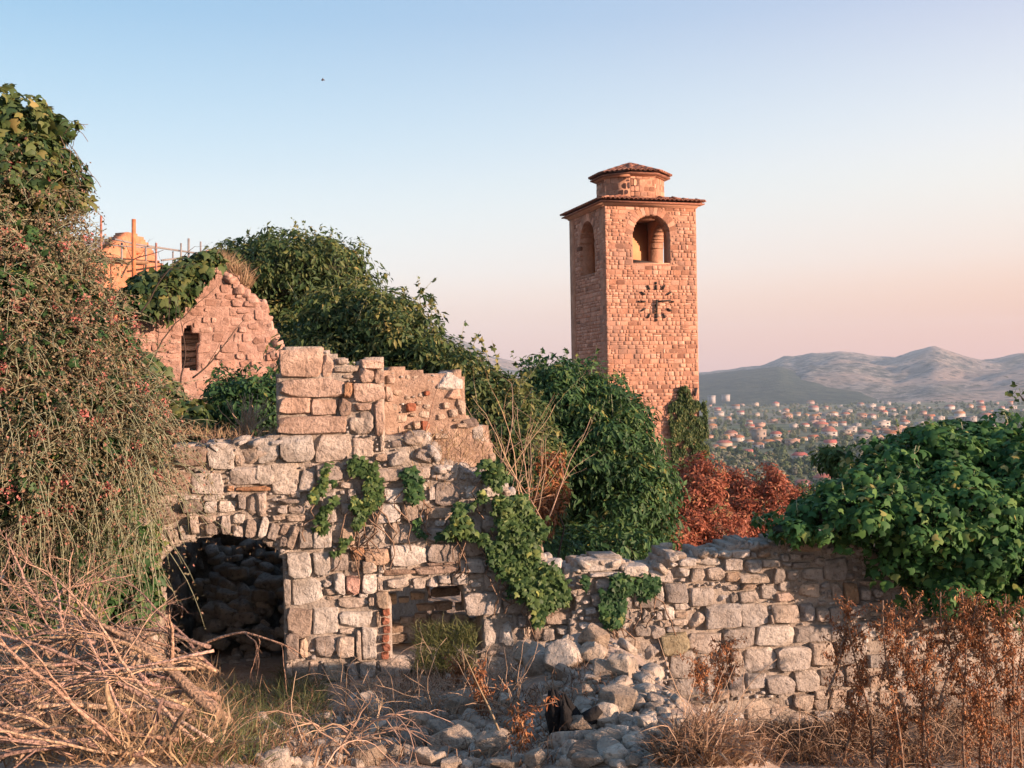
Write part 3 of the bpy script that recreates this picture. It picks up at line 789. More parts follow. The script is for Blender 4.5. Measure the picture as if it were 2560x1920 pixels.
# dark room behind the doorway: two side walls, a back wall of rough stones, a vault
room = wall_1
cl = W1.at(W1.px(300, 1500)[0], 0, -.5); cr = W1.at(W1.px(860, 1500)[0], 0, -.5)
bl = cl + Vector((-.35, 3.3, 0)); br = cr + Vector((.25, 3.5, 0))
zf = -2.95
for nm, a, b, sd in (("room_back", bl, br, 31), ("room_side", cl, bl, 32), ("room_side", br, cr, 33)):
    pw = Plane((a.x, a.y), (b.x, b.y))
    if nm == "room_side":      # face into the room
        mid = (cl + br) / 2
        if pw.n.dot(mid - pw.A) < 0: pw.n = -pw.n
    pp = [(-.2, zf - .3), (pw.len + .2, zf - .3), (pw.len + .2, -.9), (-.2, -.9)]
    core_mesh(nm, pw, pp, [], .25, M['mortar'], room, g=.07, seed=sd, amp=.06)
    masonry(room, pw, pp, [], [], [(.46, .3, 120), (.34, .2, 260), (.22, .13, 400), (.14, .09, 500)], M['rubble'], depth=.25, seed=sd, maxparts=90, proud=(0, .08), fillproud=(-.02, .06), kindmap='boulder', small='small')
vb = MB()
nseg = 10
for k in range(nseg + 1):
    a = math.pi * k / nseg
    for q in (0, 1):
        f = (cl + (cr - cl) * (.5 - .5 * math.cos(a))) if q == 0 else (bl + (br - bl) * (.5 - .5 * math.cos(a)))
        if q == 1: f = f + Vector((0, -1.25, 0))
        for t in (0, .25): vb.V.append((f.x, f.y, -1.32 + .45 * math.sin(a) + t))
for k in range(nseg):
    b0 = k * 4; b1 = b0 + 4
    vb.F += [(b0, b1, b1 + 2, b0 + 2), (b0 + 1, b0 + 3, b1 + 3, b1 + 1), (b0, b0 + 1, b1 + 1, b1), (b0 + 2, b1 + 2, b1 + 3, b0 + 3)]
vb.build("vault", M['mortar'], room)

# ---------------- the low wall on the right
LA = P(1395, 1500, 10.38); LB = P(2700, 1500, 11.3)
W4 = Plane((LA.x, LA.y), (LB.x, LB.y))
st4 = from_px(W4, 1160, 1340, 3.95, [(1145, 225, 1550, 350, (.9, .88, .84)), (1140, 300, 1235, 380, PALE), (1560, 285, 1830, 400, PALE), (1690, 480, 1970, 705), (1985, 465, 2212, 665), (1540, 590, 1650, 710), (1100, 480, 1210, 530), (1240, 350, 1550, 400), (1300, 420, 1480, 560), (1490, 420, 1680, 560), (1250, 570, 1400, 700)])
st4 += from_px(W4, 1560, 1320, 3.95, [
    (715, 220, 1020, 385, 'boulder', PALE), (415, 235, 545, 345, 'boulder', PALE), (535, 300, 705, 385, PALE), (450, 330, 525, 385, PALE), (1070, 215, 1245, 305, PALE), (1250, 235, 1315, 300), (1325, 215, 1465, 300, 'boulder', TAN), (1000, 295, 1180, 430),
    (1190, 310, 1360, 445), (1365, 305, 1540, 390), (1545, 250, 1635, 335), (1640, 250, 1755, 333), (1770, 257, 1890, 318), (1850, 275, 2020, 400, 'boulder'), (1685, 65, 1965, 255, 'boulder', TAN), (1570, 340, 1650, 385), (1665, 337, 1845, 405),
    (500, 380, 655, 490, 'boulder', PALE), (655, 395, 795, 530), (820, 390, 990, 530), (1010, 435, 1140, 530, TAN), (1145, 450, 1445, 545, (1, .92, .82)), (1475, 395, 1590, 545), (1610, 415, 1725, 520), (1750, 395, 1975, 530), (1980, 300, 2205, 515),
    (645, 590, 890, 780), (910, 615, 1040, 750, 'boulder'), (1045, 625, 1140, 750, 'boulder'), (1145, 620, 1330, 745), (1345, 565, 1505, 720), (1500, 632, 1670, 735, (1.02, .84, .74)), (1520, 525, 1655, 628, PALE), (1020, 560, 1150, 620), (1155, 548, 1300, 605, TAN), (935, 545, 985, 605, 'boulder'),
    (1730, 545, 1940, 690, TAN), (230, 415, 510, 545), (0, 380, 225, 480, PALE), (100, 585, 395, 785), (400, 545, 640, 750), (0, 660, 70, 790), (392, 755, 500, 910, PALE), (325, 755, 420, 805, PALE), (315, 820, 385, 915), (175, 800, 268, 945), (240, 770, 318, 840), (490, 735, 650, 820),
    (505, 830, 640, 888), (640, 830, 815, 1030, 'boulder'), (480, 895, 640, 965), (340, 910, 475, 985), (815, 755, 1150, 1000), (1158, 745, 1430, 985), (1437, 850, 1475, 955), (1470, 755, 1740, 940), (1750, 745, 1895, 940, (.8, .78, .77)), (1900, 780, 2022, 920), (2030, 780, 2150, 930),
    (100, 950, 260, 1070, (.85, .83, .8)), (265, 960, 415, 1090), (360, 1040, 640, 1260, (.68, .63, .45)), (195, 1100, 372, 1320, 'boulder'), (420, 970, 580, 1035), (650, 1015, 975, 1240), (985, 985, 1280, 1200), (1300, 960, 1695, 1165, PALE), (1710, 955, 2045, 1140), (2052, 920, 2200, 1110),
    (450, 1225, 730, 1495, (.92, .9, .87)), (745, 1265, 850, 1360), (955, 1190, 1045, 1280), (970, 1285, 1048, 1420, 'boulder'), (1050, 1205, 1180, 1325, 'boulder'), (1053, 1328, 1170, 1480, 'boulder'), (1200, 1185, 1500, 1430), (1520, 1170, 1840, 1405), (1845, 1130, 2070, 1375), (2085, 1120, 2300, 1340),
    (790, 1330, 960, 1500), (550, 1470, 795, 1670), (910, 1435, 1065, 1560, 'boulder'), (1205, 1435, 1415, 1600), (1410, 1455, 1680, 1640, (.84, .8, .77)), (1685, 1395, 1930, 1620), (1940, 1395, 2180, 1580), (1040, 1480, 1200, 1670, (.75, .72, .7)), (810, 1500, 900, 1659), (880, 1590, 1040, 1690, TAN),
    (1880, 1590, 2020, 1690), (2030, 1590, 2190, 1690), (430, 1500, 545, 1620)])
st4 += from_px(W4, 1960, 1440, 3.457, [
    (520, 60, 640, 240, (.95, .68, .46)), (650, 30, 770, 80), (770, 110, 860, 190), (655, 95, 740, 205), (660, 210, 745, 265), (505, 245, 720, 370), (750, 218, 885, 290), (890, 250, 1030, 330), (752, 300, 870, 350), (1035, 280, 1100, 340), (640, 400, 800, 530, PALE), (760, 365, 900, 398), (920, 370, 985, 430),
    (990, 360, 1100, 440), (805, 440, 880, 500), (405, 390, 560, 545), (445, 555, 690, 755), (720, 680, 900, 800, (.8, .8, .8)), (535, 760, 700, 955), (85, 1010, 262, 1160), (265, 980, 385, 1160), (395, 965, 540, 1150), (50, 1180, 275, 1370), (280, 1165, 460, 1330), (1340, 1215, 1550, 1350), (1640, 1180, 1760, 1310), (1340, 1360, 1470, 1500), (1880, 1120, 1960, 1270),
    (560, 970, 720, 1120), (730, 830, 900, 960), (480, 1170, 640, 1310), (655, 1130, 800, 1280), (910, 700, 1060, 820), (1100, 560, 1260, 690), (1120, 720, 1300, 850), (1000, 1000, 1200, 1130), (1310, 900, 1500, 1020), (1540, 780, 1700, 900), (1480, 1520, 1660, 1640), (1720, 1340, 1880, 1480), (1900, 1340, 2060, 1460), (820, 1000, 980, 1130)])
out4 = zr(1160, 1340, 3.95, [(980, 1400), (1100, 700), (1020, 520), (1140, 230), (1550, 225), (1600, 285), (1830, 285), (1960, 290)]) + zr(1560, 1320, 3.95, [(410, 330), (420, 230), (540, 230), (560, 300), (710, 290), (740, 225), (1000, 215), (1230, 140), (1500, 130), (1690, 60), (1965, 60), (2100, 180)]) + \
    [(2130, 1350), (2250, 1400), (2560, 1330), (2740, 1340), (2740, 2080), (1500, 2080), (1470, 1740)]
p4 = W4.poly(out4)
h4 = W4.poly(zr(1960, 1440, 3.457, [(735, 600), (800, 570), (930, 565), (950, 620), (930, 670), (760, 660)]))
hole2 = W4.poly(zr(1560, 1320, 3.95, [(1760, 745), (1780, 710), (1830, 700), (1890, 720), (1900, 745)]))
wall_2 = thing("ruined_wall", "low grey limestone wall under the big ivy, rounded boulders along its broken top", "wall", (LA.x, LA.y, th(LA.x, LA.y)))
core_mesh("wall_core", W4, p4, [], .45, M['mortar'], wall_2, seed=21)
masonry(wall_2, W4, p4, [h4, hole2], st4, [(.26, .2, 500), (.18, .12, 1200), (.12, .075, 1800), (.08, .055, 3000), (.05, .04, 3500), (.033, .028, 3000)], M['lime'], seed=22, maxparts=300,
        tint=lambda r, s, z: [(1.0, .96, .92), (.9, .86, .82), (1, .9, .8), (.82, .8, .78)][r.integers(4)])

def top_debris(root, pl, poly, s0, s1, n, thick, seed, mat, sz=(.05, .2)):
    r = np.random.default_rng(seed); jn = Join()
    zs = np.linspace(min(p[1] for p in poly), max(p[1] for p in poly), 260)
    for k in range(n):
        s = r.uniform(s0, s1); m = inpoly(np.full(260, s), zs, poly)
        if not m.any(): continue
        z = zs[m].max(); w = r.uniform(*sz) * r.uniform(.6, 1.2)
        jn.add(protos('small', mat)[r.integers(10)], pl.at(s, z - .05 + w * .08, -r.uniform(-.0, 1) * thick), (w * 1.4, w * 1.1, w * .6), (r.normal() * .35, r.normal() * .35, r.uniform(0, 6)), r.random())
    o = jn.build("top_rubble", mat, root)
    return o
top_debris(wall_2, W4, p4, .05, 4.6, 420, .45, 24, M['rubble'], (.03, .11))
top_debris(wall_1, W1, p1, .3, 1.45, 90, .5, 25, M['lime'], (.04, .13))
top_debris(wall_1, W1, p1, 2.55, 3.9, 170, .5, 26, M['lime'], (.04, .14))
# ---------------- the gable wall with the slit window
GA = P(240, 800, 21.4); GB = P(720, 800, 22.6)
W5 = Plane((GA.x, GA.y), (GB.x, GB.y))
og = zr(260, 600, 4.608, [(-120, 4200), (-100, 960), (100, 930), (420, 850), (580, 770), (720, 640), (900, 510), (1080, 380), (1130, 200), (1180, 120), (1230, 160), (1285, 190), (1305, 300), (1420, 350), (1545, 400), (1570, 515), (1640, 560), (1645, 620), (1780, 680), (1870, 735), (1885, 880), (1925, 1020), (2045, 1110), (2025, 1250), (1950, 1310), (1945, 1430), (1940, 4200)])
slit = zr(260, 600, 4.608, [(945, 985), (1005, 970), (1020, 1060), (1095, 1075), (1085, 1230), (1065, 1490), (895, 1490), (890, 1250), (905, 1080)])
pg = W5.poly(og); hs = W5.poly(slit)
gable = thing("ruined_gable", "pink stone gable wall with a stepped broken edge and a slit window", "wall", (GA.x, GA.y, th(GA.x, GA.y)))
stg = from_px(W5, 260, 600, 4.608, [(1475, 680, 1590, 770), (1530, 785, 1670, 850), (1590, 850, 1710, 940), (1760, 705, 1875, 770), (1655, 950, 1785, 1030), (1695, 1025, 1860, 1105), (1850, 1110, 1940, 1190), (1710, 1115, 1845, 1205), (1675, 1215, 1755, 1310), (1760, 1205, 1945, 1295), (1640, 1305, 1735, 1390), (1565, 1390, 1680, 1470), (1745, 1310, 1865, 1400), (820, 980, 930, 1065), (760, 985, 812, 1065), (835, 760, 940, 860), (740, 760, 828, 860), (735, 920, 870, 975), (1130, 885, 1230, 960), (1240, 890, 1300, 960), (1380, 620, 1500, 690), (1285, 610, 1375, 690), (1335, 690, 1465, 770), (1340, 490, 1440, 610), (1150, 310, 1290, 400), (910, 600, 985, 680), (775, 1080, 890, 1140), (750, 1150, 885, 1200), (745, 1205, 880, 1250), (730, 1260, 870, 1310), (720, 1320, 870, 1370), (760, 1380, 880, 1440), (1690, 1390, 1780, 1470), (1870, 1310, 1945, 1400)])
core_mesh("wall_core", W5, pg, [hs], .75, M['gable_mortar'], gable, g=.05, recess=.03, amp=.05, seed=41, nscale=5)
masonry(gable, W5, pg, [hs], stg, [(.3, .22, 500), (.2, .15, 800), (.13, .1, 500)], M['gable'], depth=.3, proud=(-.035, .016), seed=42, maxparts=300, course=(.11, .21, .14, .36), joint=.02, kindmap='block',
        tint=lambda r, s, z: [(1, 1, 1), (.92, .9, .9), (1.05, .98, .94), (.84, .8, .78)][r.integers(4)])
# slit's blocking of thin grey slabs
Ws = Plane(tuple((W5.A - W5.n * .45)[:2]), tuple((W5.A + W5.t * 4 - W5.n * .45)[:2]))
ss = Ws.poly(slit); ss = [(a * 1.0 + .1 * (1 if a > sum(p[0] for p in ss) / len(ss) else -1), b) for a, b in ss]
core_mesh("slit_back", Ws, ss, [], .1, M['mortar'], gable, g=.06, seed=44)
masonry(gable, Ws, ss, [], [], [(.5, .1, 200), (.3, .07, 300)], M['rubble'], depth=.2, seed=45, maxparts=40, proud=(0, .1), fillproud=(0, .1))
# broken return of the gable (its thickness, seen from the sunny side)
ja = Join()
rr_ = np.random.default_rng(46)
EDGE = W5.poly(zr(260, 600, 4.608, [(1305, 300), (1440, 370), (1560, 450), (1600, 540), (1660, 620), (1780, 690), (1860, 760), (1885, 880), (1925, 1020), (2030, 1120), (2015, 1250), (1950, 1330), (1940, 1500)]))
for k in range(len(EDGE) - 1):
    for q in range(16):
        f = rr_.random(); s = EDGE[k][0] * (1 - f) + EDGE[k + 1][0] * f; z = EDGE[k][1] * (1 - f) + EDGE[k + 1][1] * f
        ja.add(protos('small', M['gable'])[rr_.integers(10)], W5.at(s - .03 + rr_.normal() * .03, z - .04 + rr_.normal() * .03, -rr_.uniform(.02, .75)), rr_.uniform(.08, .24, 3), rr_.uniform(-.5, .5, 3), rr_.random())
ja.build("edge_rubble", M['gable'], gable)

# ---------------- the clock tower
TY = R(16.7)
FD = Vector((math.cos(TY), math.sin(TY), 0)); LD = Vector((-math.sin(TY), math.cos(TY), 0))
T0 = P(1519, 960, 45.0); T0.z = 0
TW, TL = 4.05, 4.22
ZB, ZT = -6.6, 7.16
tower = thing("clock_tower", "square stone clock tower with two arched belfry openings and a tiled roof", "tower", (*(T0 + FD * TW / 2 + LD * TL / 2)[:2], ZB))
def tz(py, Y=45.6): return P(1600, py, Y).z
TH = .62
faces = [(T0, T0 + FD * TW, False), (T0 + LD * TL, T0, True), (T0 + FD * TW, T0 + FD * TW + LD * TL, True), (T0 + FD * TW + LD * TL, T0 + LD * TL, False)]
CTR = T0 + FD * TW / 2 + LD * TL / 2
def arch_poly(c, w, zs, zt, n=18):
    r = w / 2
    o = [(c - r, zs)]
    for k in range(n + 1):
        a = math.pi * (1 - k / n); o.append((c + r * math.cos(a), zt - r + r * math.sin(a)))
    o.append((c + r, zs))
    return o
body_n = 0
zs_f, zt_f = tz(661), tz(537)
for fi, (a, b, inset) in enumerate(faces):
    pl = Plane((a.x, a.y), (b.x, b.y))
    if pl.n.dot(CTR - pl.A) > 0: pl.n = -pl.n
    e = TH if inset else 0
    s0, s1 = e, pl.len - e
    poly = [(s0, ZB), (s1, ZB), (s1, ZT), (s0, ZT)]
    if fi in (0, 3): ar = arch_poly(pl.len * .505, 1.64, zs_f, zt_f)
    else: ar = arch_poly(pl.len * (.5 if fi == 1 else .53), 1.72 if fi == 1 else 2.0, zs_f - .25, zt_f - .02)  # unseen right-hand opening widened and shifted to let sun onto the back wall
    twall = core_mesh("tower_wall", pl, poly, [ar] if fi != 3 else [], TH, M['tower_mortar'], tower, g=.055, recess=.02, amp=.008, seed=50 + fi)
    if fi in (0, 1):
        ring = []
        c = pl.len * .505 if fi == 0 else pl.len * .5
        w = (1.64 if fi == 0 else 1.72); zt = (zt_f if fi == 0 else zt_f - .02); r0 = w / 2
        for k in range(17):
            an = math.pi * (k + .5) / 17
            ring.append((c + (r0 + .17) * math.cos(an), zt - r0 + (r0 + .17) * math.sin(an), .34, .19, an, 'dressed', None))
        full = [(0.0, ZB), (pl.len, ZB), (pl.len, ZT), (0, ZT)]
        holes = [ar]
        if fi == 0:
            for hx, hy in ((1655, 930), (1688, 916), (1648, 872), (1590, 947)):
                s, z = pl.px(hx, hy); holes.append([(s - .1, z - .1), (s + .1, z - .1), (s + .1, z + .1), (s - .1, z + .1)])
        masonry(twall, pl, full, holes, ring, [(.16, .1, 700), (.1, .08, 600)], M['tower'], depth=.14, proud=(-.006, .009), seed=60 + fi, maxparts=190 if fi == 0 else 110, name="stone",
                course=(.10, .22, .12, .46), joint=.018, kindmap='dressed', small='dressed', fillproud=(-.02, .005),
                tint=lambda r, s, z: [(1, 1, 1), (.85, .83, .82), (1.12, 1.08, 1.06), (1.0, .93, .86), (.62, .58, .57)][r.choice(5, p=[.30, .22, .24, .15, .09])])
    if fi == 0: TF = pl
# belfry floor, floor slab under the roof
b = MB()
Mz = Matrix.Rotation(TY, 4, 'Z').to_3x3()
b.box(CTR + Vector((0, 0, zs_f - .35)), (TW - 2 * TH - .02, TL - 2 * TH - .02, .12), Mz); b.build("belfry_floor", M['tower_mortar'], tower)
b = MB(); b.box(CTR + Vector((0, 0, ZT - .07)), (TW - 2 * TH - .02, TL - 2 * TH - .02, .12), Mz); b.build("belfry_ceiling", M['tower_mortar'], tower)
b = MB(); b.box(TF.at(TW * .42, zs_f + .1, -.35), (1.5, .12, .16), Mz @ Matrix.Rotation(R(6), 3, 'Y')); b.build("beam", M['darkwood'], tower)
b = MB(); b.box(TF.at(TW * .505, zs_f + .03, -.18), (1.62, .3, .06), Mz); b.build("sill", M['cornice'], tower)
lb = TF.at(TW * .5, (zs_f + ZT) / 2 - .2, -(TL - TH - .03))
b = MB(); b.box(lb, (TW - 2 * TH - .06, .03, ZT - zs_f + .1), Mz); b.build("belfry_sun_panel", plain_mat("belfry_sun_orange", (.50, .25, .125), var=.1, scale=4, bump=.3), tower)  # added panel; its orange stands in for sun glow inside the belfry
# cornice (stepped) as a ring, one mesh per side butted at the mitres
def ring_sides(rad, sides, rot, z0, prof, name, mat, root, ctr):
    """prof: (outward, height) outline; sides of a regular or rectangular plan given by corner lists"""
    for k in range(len(sides)):
        a, bb = sides[k], sides[(k + 1) % len(sides)]
        V = []; n = len(prof)
        for c in (a, bb):
            d = (c - ctr); d.z = 0
            for (o, h) in prof:
                V.append(ctr + d * (1 + o) + Vector((0, 0, z0 + h)))
        Fs = [tuple(range(n))[::-1], tuple(range(n, 2 * n))] + [(i, (i + 1) % n, n + (i + 1) % n, n + i) for i in range(n)]
        m = MB(); m.add(V, Fs); m.build(name, mat, root)
sq = [T0.copy(), T0 + FD * TW, T0 + FD * TW + LD * TL, T0 + LD * TL]
ctr0 = CTR.copy()
ring_sides(0, sq, 0, ZT, [(-.12, 0), (.025, 0), (.03, .05), (.075, .09), (.08, .15), (-.12, .15)], "cornice", M['cornice'], tower, ctr0)
# roofs: slopes with barrel tiles
HR = {}
def tile_mesh(name, length, rad, seed):
    V = []; Fs = []; n = 6
    for j in (0, 1):
        r1 = rad * (1 if j == 0 else .85)
        for k in range(n + 1):
            a = math.pi * k / n
            V.append((-(r1) * math.cos(a), length * j, r1 * .8 * math.sin(a)))
    for j in (0, 1):
        r1 = (rad * (1 if j == 0 else .85)) - .02
        for k in range(n + 1):
            a = math.pi * k / n
            V.append((-(r1) * math.cos(a), length * j, r1 * .8 * math.sin(a)))
    m = n + 1
    for k in range(n):
        Fs.append((k, k + 1, m + k + 1, m + k)); Fs.append((2 * m + k, 3 * m + k, 3 * m + k + 1, 2 * m + k + 1))
        Fs.append((k, 2 * m + k, 2 * m + k + 1, k + 1)); Fs.append((m + k, m + k + 1, 3 * m + k + 1, 3 * m + k))
    me = npmesh(name, V, faces=Fs, smooth=False)
    me.materials.append(M['tile'])
    return me
tile_me = tile_mesh("roof_tile", .46, .095, 1)
ntile = [0]
def roof(corners, zc, top_corners, zt, ctr, n_over, jn):
    n = len(corners)
    V = [c + Vector((0, 0, zc)) for c in corners] + [c + Vector((0, 0, zt)) for c in top_corners] + [c + Vector((0, 0, zc - .05)) for c in corners]
    V = [Vector((v.x, v.y, v.z)) for v in V]
    Fs = [(k, (k + 1) % n, n + (k + 1) % n, n + k) for k in range(n)] + [(2 * n + k, 2 * n + (k + 1) % n, (k + 1) % n, k) for k in range(n)] + [tuple(range(3 * n - 1, 2 * n - 1, -1)), tuple(range(n, 2 * n))]
    m = MB(); m.add(V, Fs); bed = m.build("roof_bed", M['tile'], tower)
    r = np.random.default_rng(77)
    for k in range(n):
        a, bb = V[k], V[(k + 1) % n]; c, d = V[n + k], V[n + (k + 1) % n]
        mid = (a + bb) / 2; front = (mid - ctr).normalized().dot(Vector((.1, -1, 0)).normalized()) > -.15
        e = (bb - a); el = e.length; eu = e.normalized(); up = ((c + d) / 2 - mid)
        ul = up.length; uu = (up - eu * up.dot(eu)).normalized(); nrm = eu.cross(uu); nrm = nrm if nrm.z > 0 else -nrm
        cols = max(3, int(el / .2)); rows = max(2, int(math.ceil(ul / .40)))
        for i in range(cols):
            for j in range(rows):
                s = (i + .5) / cols * el; t = j * .40 - .06
                f = max(t, 0) / ul
                lo = (c - a).dot(eu) * f; hi = el + ((d - bb).dot(eu)) * f
                if not (lo - .02 < s < hi + .02): continue
                if t + .25 > ul + .1: continue
                loc = a + eu * s + uu * t + nrm * (.035 + .012 * (rows - j))
                X = eu; Yv = (uu - nrm * .03).normalized(); Z = X.cross(Yv)
                Z = Z if Z.z > 0 else -Z
                rot = Matrix((X, Yv, X.cross(Yv))).transposed()
                if rot.to_3x3()[2][2] < 0: rot = Matrix((-X, Yv, (-X).cross(Yv))).transposed()
                eul = rot.to_euler()
                eul.z += r.normal() * .03
                if front and ntile[0] < 300:
                    put("roof_tile", tile_me, bed, loc, (1, 1, 1), eul); ntile[0] += 1
                else: jn.add(tile_me, loc, (1, 1, 1), eul, r.random())
    for k in range(n):      # hip tiles
        a, c = V[k], V[n + k]
        d = (c - a); m = int(d.length / .36)
        for j in range(m):
            p = a + d * (j / m) + Vector((0, 0, .075 + (.0)))
            uu = d.normalized(); X = uu.cross(Vector((0, 0, 1))).normalized(); 
            rot = Matrix((X, uu, X.cross(uu))).transposed()
            if front_ok(p, ctr) and ntile[0] < 300:
                put("ridge_tile", tile_me, bed, p, (1.35, 1, 1.2), rot.to_euler()); ntile[0] += 1
            else: jn.add(tile_me, p, (1.35, 1, 1.2), rot.to_euler(), .5)
def front_ok(p, ctr): return (p - ctr).y < .6
def scaled(cs, ctr, ov):
    o = []
    for c in cs:
        d = c - ctr; d.z = 0; o.append(ctr + d * (1 + ov / d.length)); o[-1].z = 0
    return o
ctr1 = CTR.copy(); ctr1.z = 0
jt = Join()
RO = 1.46          # drum radius (corner)
octs = []
for k in range(8):
    a = TY + R(22.5 + 45 * k); octs.append(ctr1 + Vector((math.cos(a), math.sin(a), 0)) * 1.44)
zD0 = ZT + .16
zD1 = tz(440, 46.2)
roof(scaled(sq, ctr1, .40), ZT + .17, scaled(sq, ctr1, -1.75), ZT + .17 + .36, ctr1, 0, jt)
for k in range(8):      # drum walls
    a, bb = octs[k], octs[(k + 1) % 8]
    pl = Plane((a.x, a.y), (bb.x, bb.y))
    if pl.n.dot(ctr1 - pl.A) > 0: pl.n = -pl.n
    m = MB()
    ia, ib = a + (ctr1 - a) * .25, bb + (ctr1 - bb) * .25
    V = [a, bb, ib, ia]; V = [v + Vector((0, 0, zD0)) for v in V] + [v + Vector((0, 0, zD1)) for v in V]
    m.add(V, [(0, 1, 5, 4), (1, 2, 6, 5), (2, 3, 7, 6), (3, 0, 4, 7), (4, 5, 6, 7), (3, 2, 1, 0)]); dw = m.build("drum_wall", M['tower_mortar'], tower)
    if ((a + bb) / 2 - ctr1).y < .9:
        full = [(0.0, zD0 + .2), (pl.len, zD0 + .2), (pl.len, zD1 - .01), (0, zD1 - .01)]
        masonry(dw, pl, full, [], [], [(.16, .13, 100)], M['tower'], depth=.1, proud=(.0, .02), seed=80 + k, maxparts=30, course=(.2, .3, .2, .42), joint=.03, kindmap='dressed', small='dressed', fillproud=(-.01, .01),
                tint=lambda r, s, z: [(1, 1, 1), (.7, .66, .64), (1.25, 1.22, 1.2), (.9, .86, .82)][r.integers(4)])
ring_sides(0, octs, 0, zD1, [(-.2, 0), (.03, 0), (.10, .07), (.10, .11), (-.2, .11)], "drum_cornice", M['cornice'], tower, ctr1)
roof(scaled(octs, ctr1, .27), zD1 + .12, scaled(octs, ctr1, -1.38), zD1 + .12 + .56, ctr1, 0, jt)
jt.build("roof_tiles_behind", M['tile'], tower)
# clock: bars of dark timber standing on the wall face
cs, cz = TF.px(1640, 754)
def bar(ang, r0, r1, w, name, lift=.035, off=0):
    a = R(ang); d = Vector((math.sin(a), math.cos(a)))
    c = (r0 + r1) / 2
    m = MB(); Rr = Matrix.Rotation(a, 3, 'Y')
    m.box(TF.at(cs + d.x * c, cz + d.y * c, lift), (w, .05, r1 - r0), Mz @ Rr)
    m.box(TF.at(cs + d.x * c, cz + d.y * c, lift / 2 - .005), (.03, lift + .03, .03), Mz @ Rr)
    m.build(name, M['darkwood'], tower)
for hnum in range(12):
    if hnum % 3 == 0 and hnum != 3:
        bar(hnum * 30, .48, .68, .07, "hour_mark"); bar(hnum * 30, .71, .81, .07, "hour_mark")
    elif hnum == 3: bar(90, .68, .80, .065, "hour_mark")
    else: bar(hnum * 30, .57, .77, .065, "hour_mark")
bar(85, 0.03, .64, .06, "minute_hand", .06); bar(183, -.08, .46, .085, "hour_hand", .08)
m = MB(); m.bar(TF.at(*TF.px(1741, 970), .05), TF.at(*TF.px(1735, 990), .07), .045); m.build("iron_bracket", M['iron'], tower)

# ---------------- the building with scaffolding far behind on the left
chY = 40.0
CA = P(228, 600, chY); CB = P(420, 600, chY + 4)
W6 = Plane((CA.x, CA.y), (CB.x, CB.y))
oc = zr(0, 160, 2.572, [(560, 3200), (600, 1260), (690, 1195), (800, 1110), (830, 1083), (880, 1083), (890, 1105), (920, 1118), (960, 1160), (1010, 1255), (1060, 1300), (1060, 3200)])
pc = W6.poly(oc)
church = thing("stone_building", "orange sunlit stone building with a curved gable behind scaffolding", "building", (CA.x, CA.y, -5))
ocu = zr(0, 160, 2.572, [(878, 1225), (884, 1212), (895, 1207), (906, 1212), (912, 1225), (906, 1238), (895, 1243), (884, 1238)])
pcl = [(s, max(z, -4)) for s, z in pc]
core_mesh("facade", W6, pc, [W6.poly(ocu)], .6, M['church'], church, g=.09, recess=0, amp=.012, seed=91)
masonry(church, W6, pc, [W6.poly(ocu)], [], [(.2, .15, 200)], M['church'], depth=.12, proud=(0, .015), seed=92, maxparts=120, course=(.28, .36, .4, .9), joint=.02, kindmap='dressed', small='dressed')
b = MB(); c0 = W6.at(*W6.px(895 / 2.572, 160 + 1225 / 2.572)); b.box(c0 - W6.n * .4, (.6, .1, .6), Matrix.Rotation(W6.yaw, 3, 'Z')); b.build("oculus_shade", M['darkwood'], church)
# side wall and roof running back
m = MB()
def wp(x, y, o=0): return W6.at(*W6.px(x / 2.572, 160 + y / 2.572), o)
back = -W6.n * 9
rp = [wp(560, 1280), wp(690, 1197), wp(795, 1113), wp(930, 1130), wp(1005, 1258), wp(1060, 1310)]
V = [p - W6.n * .61 for p in rp] + [p + back for p in rp]
V += [v - Vector((0, 0, .12)) for v in V]
Fs = [(k, k + 1, k + 7, k + 6) for k in range(5)] + [(12 + k, 18 + k, 19 + k, 13 + k) for k in range(5)] + [(0, 12, 13, 1), (1, 13, 14, 2), (2, 14, 15, 3), (3, 15, 16, 4), (4, 16, 17, 5)]
m.add(V, Fs); m.build("roof", M['slate'], church)
m = MB()
for e in (0, 5):
    a, c = V[e] - Vector((0, 0, .13)), V[e + 6] - Vector((0, 0, .13))
    m.add([a, c, Vector((c.x, c.y, -6)), Vector((a.x, a.y, -6))], [(0, 1, 2, 3)])
m.build("side_wall", M['church'], church)
sc = thing("scaffolding", "tube scaffolding with upright poles round the orange gabled building", "scaffolding", (CA.x, CA.y - 1, -4))
def pole(pts, w, name, Ys, mat=M['scaf'], col=None):
    m = MB(); q = [P(x / 2.572, 160 + y / 2.572, Y) for (x, y), Y in zip(pts, Ys)]
    m.bar(q[0], q[1], w); o = m.build(name, mat, sc)
    if col: o.color = (*col, 1)
for x, y0, y1, w, Y, c in ((650, 975, 1500, .04, 37, (1.6, .7, .5)), (860, 998, 1420, .075, 38, (2.2, .85, .4)), (783, 1150, 1300, .04, 39, None), (938, 1170, 1300, .035, 39.4, None), (1004, 1150, 1400, .04, 40, (1.4, .8, .7)), (1112, 1205, 1450, .03, 42, None), (1164, 1152, 1450, .035, 42, None), (1213, 1122, 1450, .045, 43, None), (1290, 1142, 1450, .035, 44, None)):
    pole([(x, y0), (x, y1)], w, "upright_pole", (Y, Y), col=c)
for a, c2, w, Y0, Y1 in (((700, 1118), (880, 1160), .04, 38.3, 39.2), ((880, 1160), (1300, 1222), .04, 39.6, 43.6), ((1040, 1262), (1300, 1232), .035, 41, 44), ((700, 1165), (1010, 1185), .03, 38.5, 40)):
    pole([a, c2], w, "ledger_pole", (Y0, Y1))
q0, q1 = P(640 / 2.572, 160 + 1268 / 2.572, 38.4), P(945 / 2.572, 160 + 1285 / 2.572, 39.4)
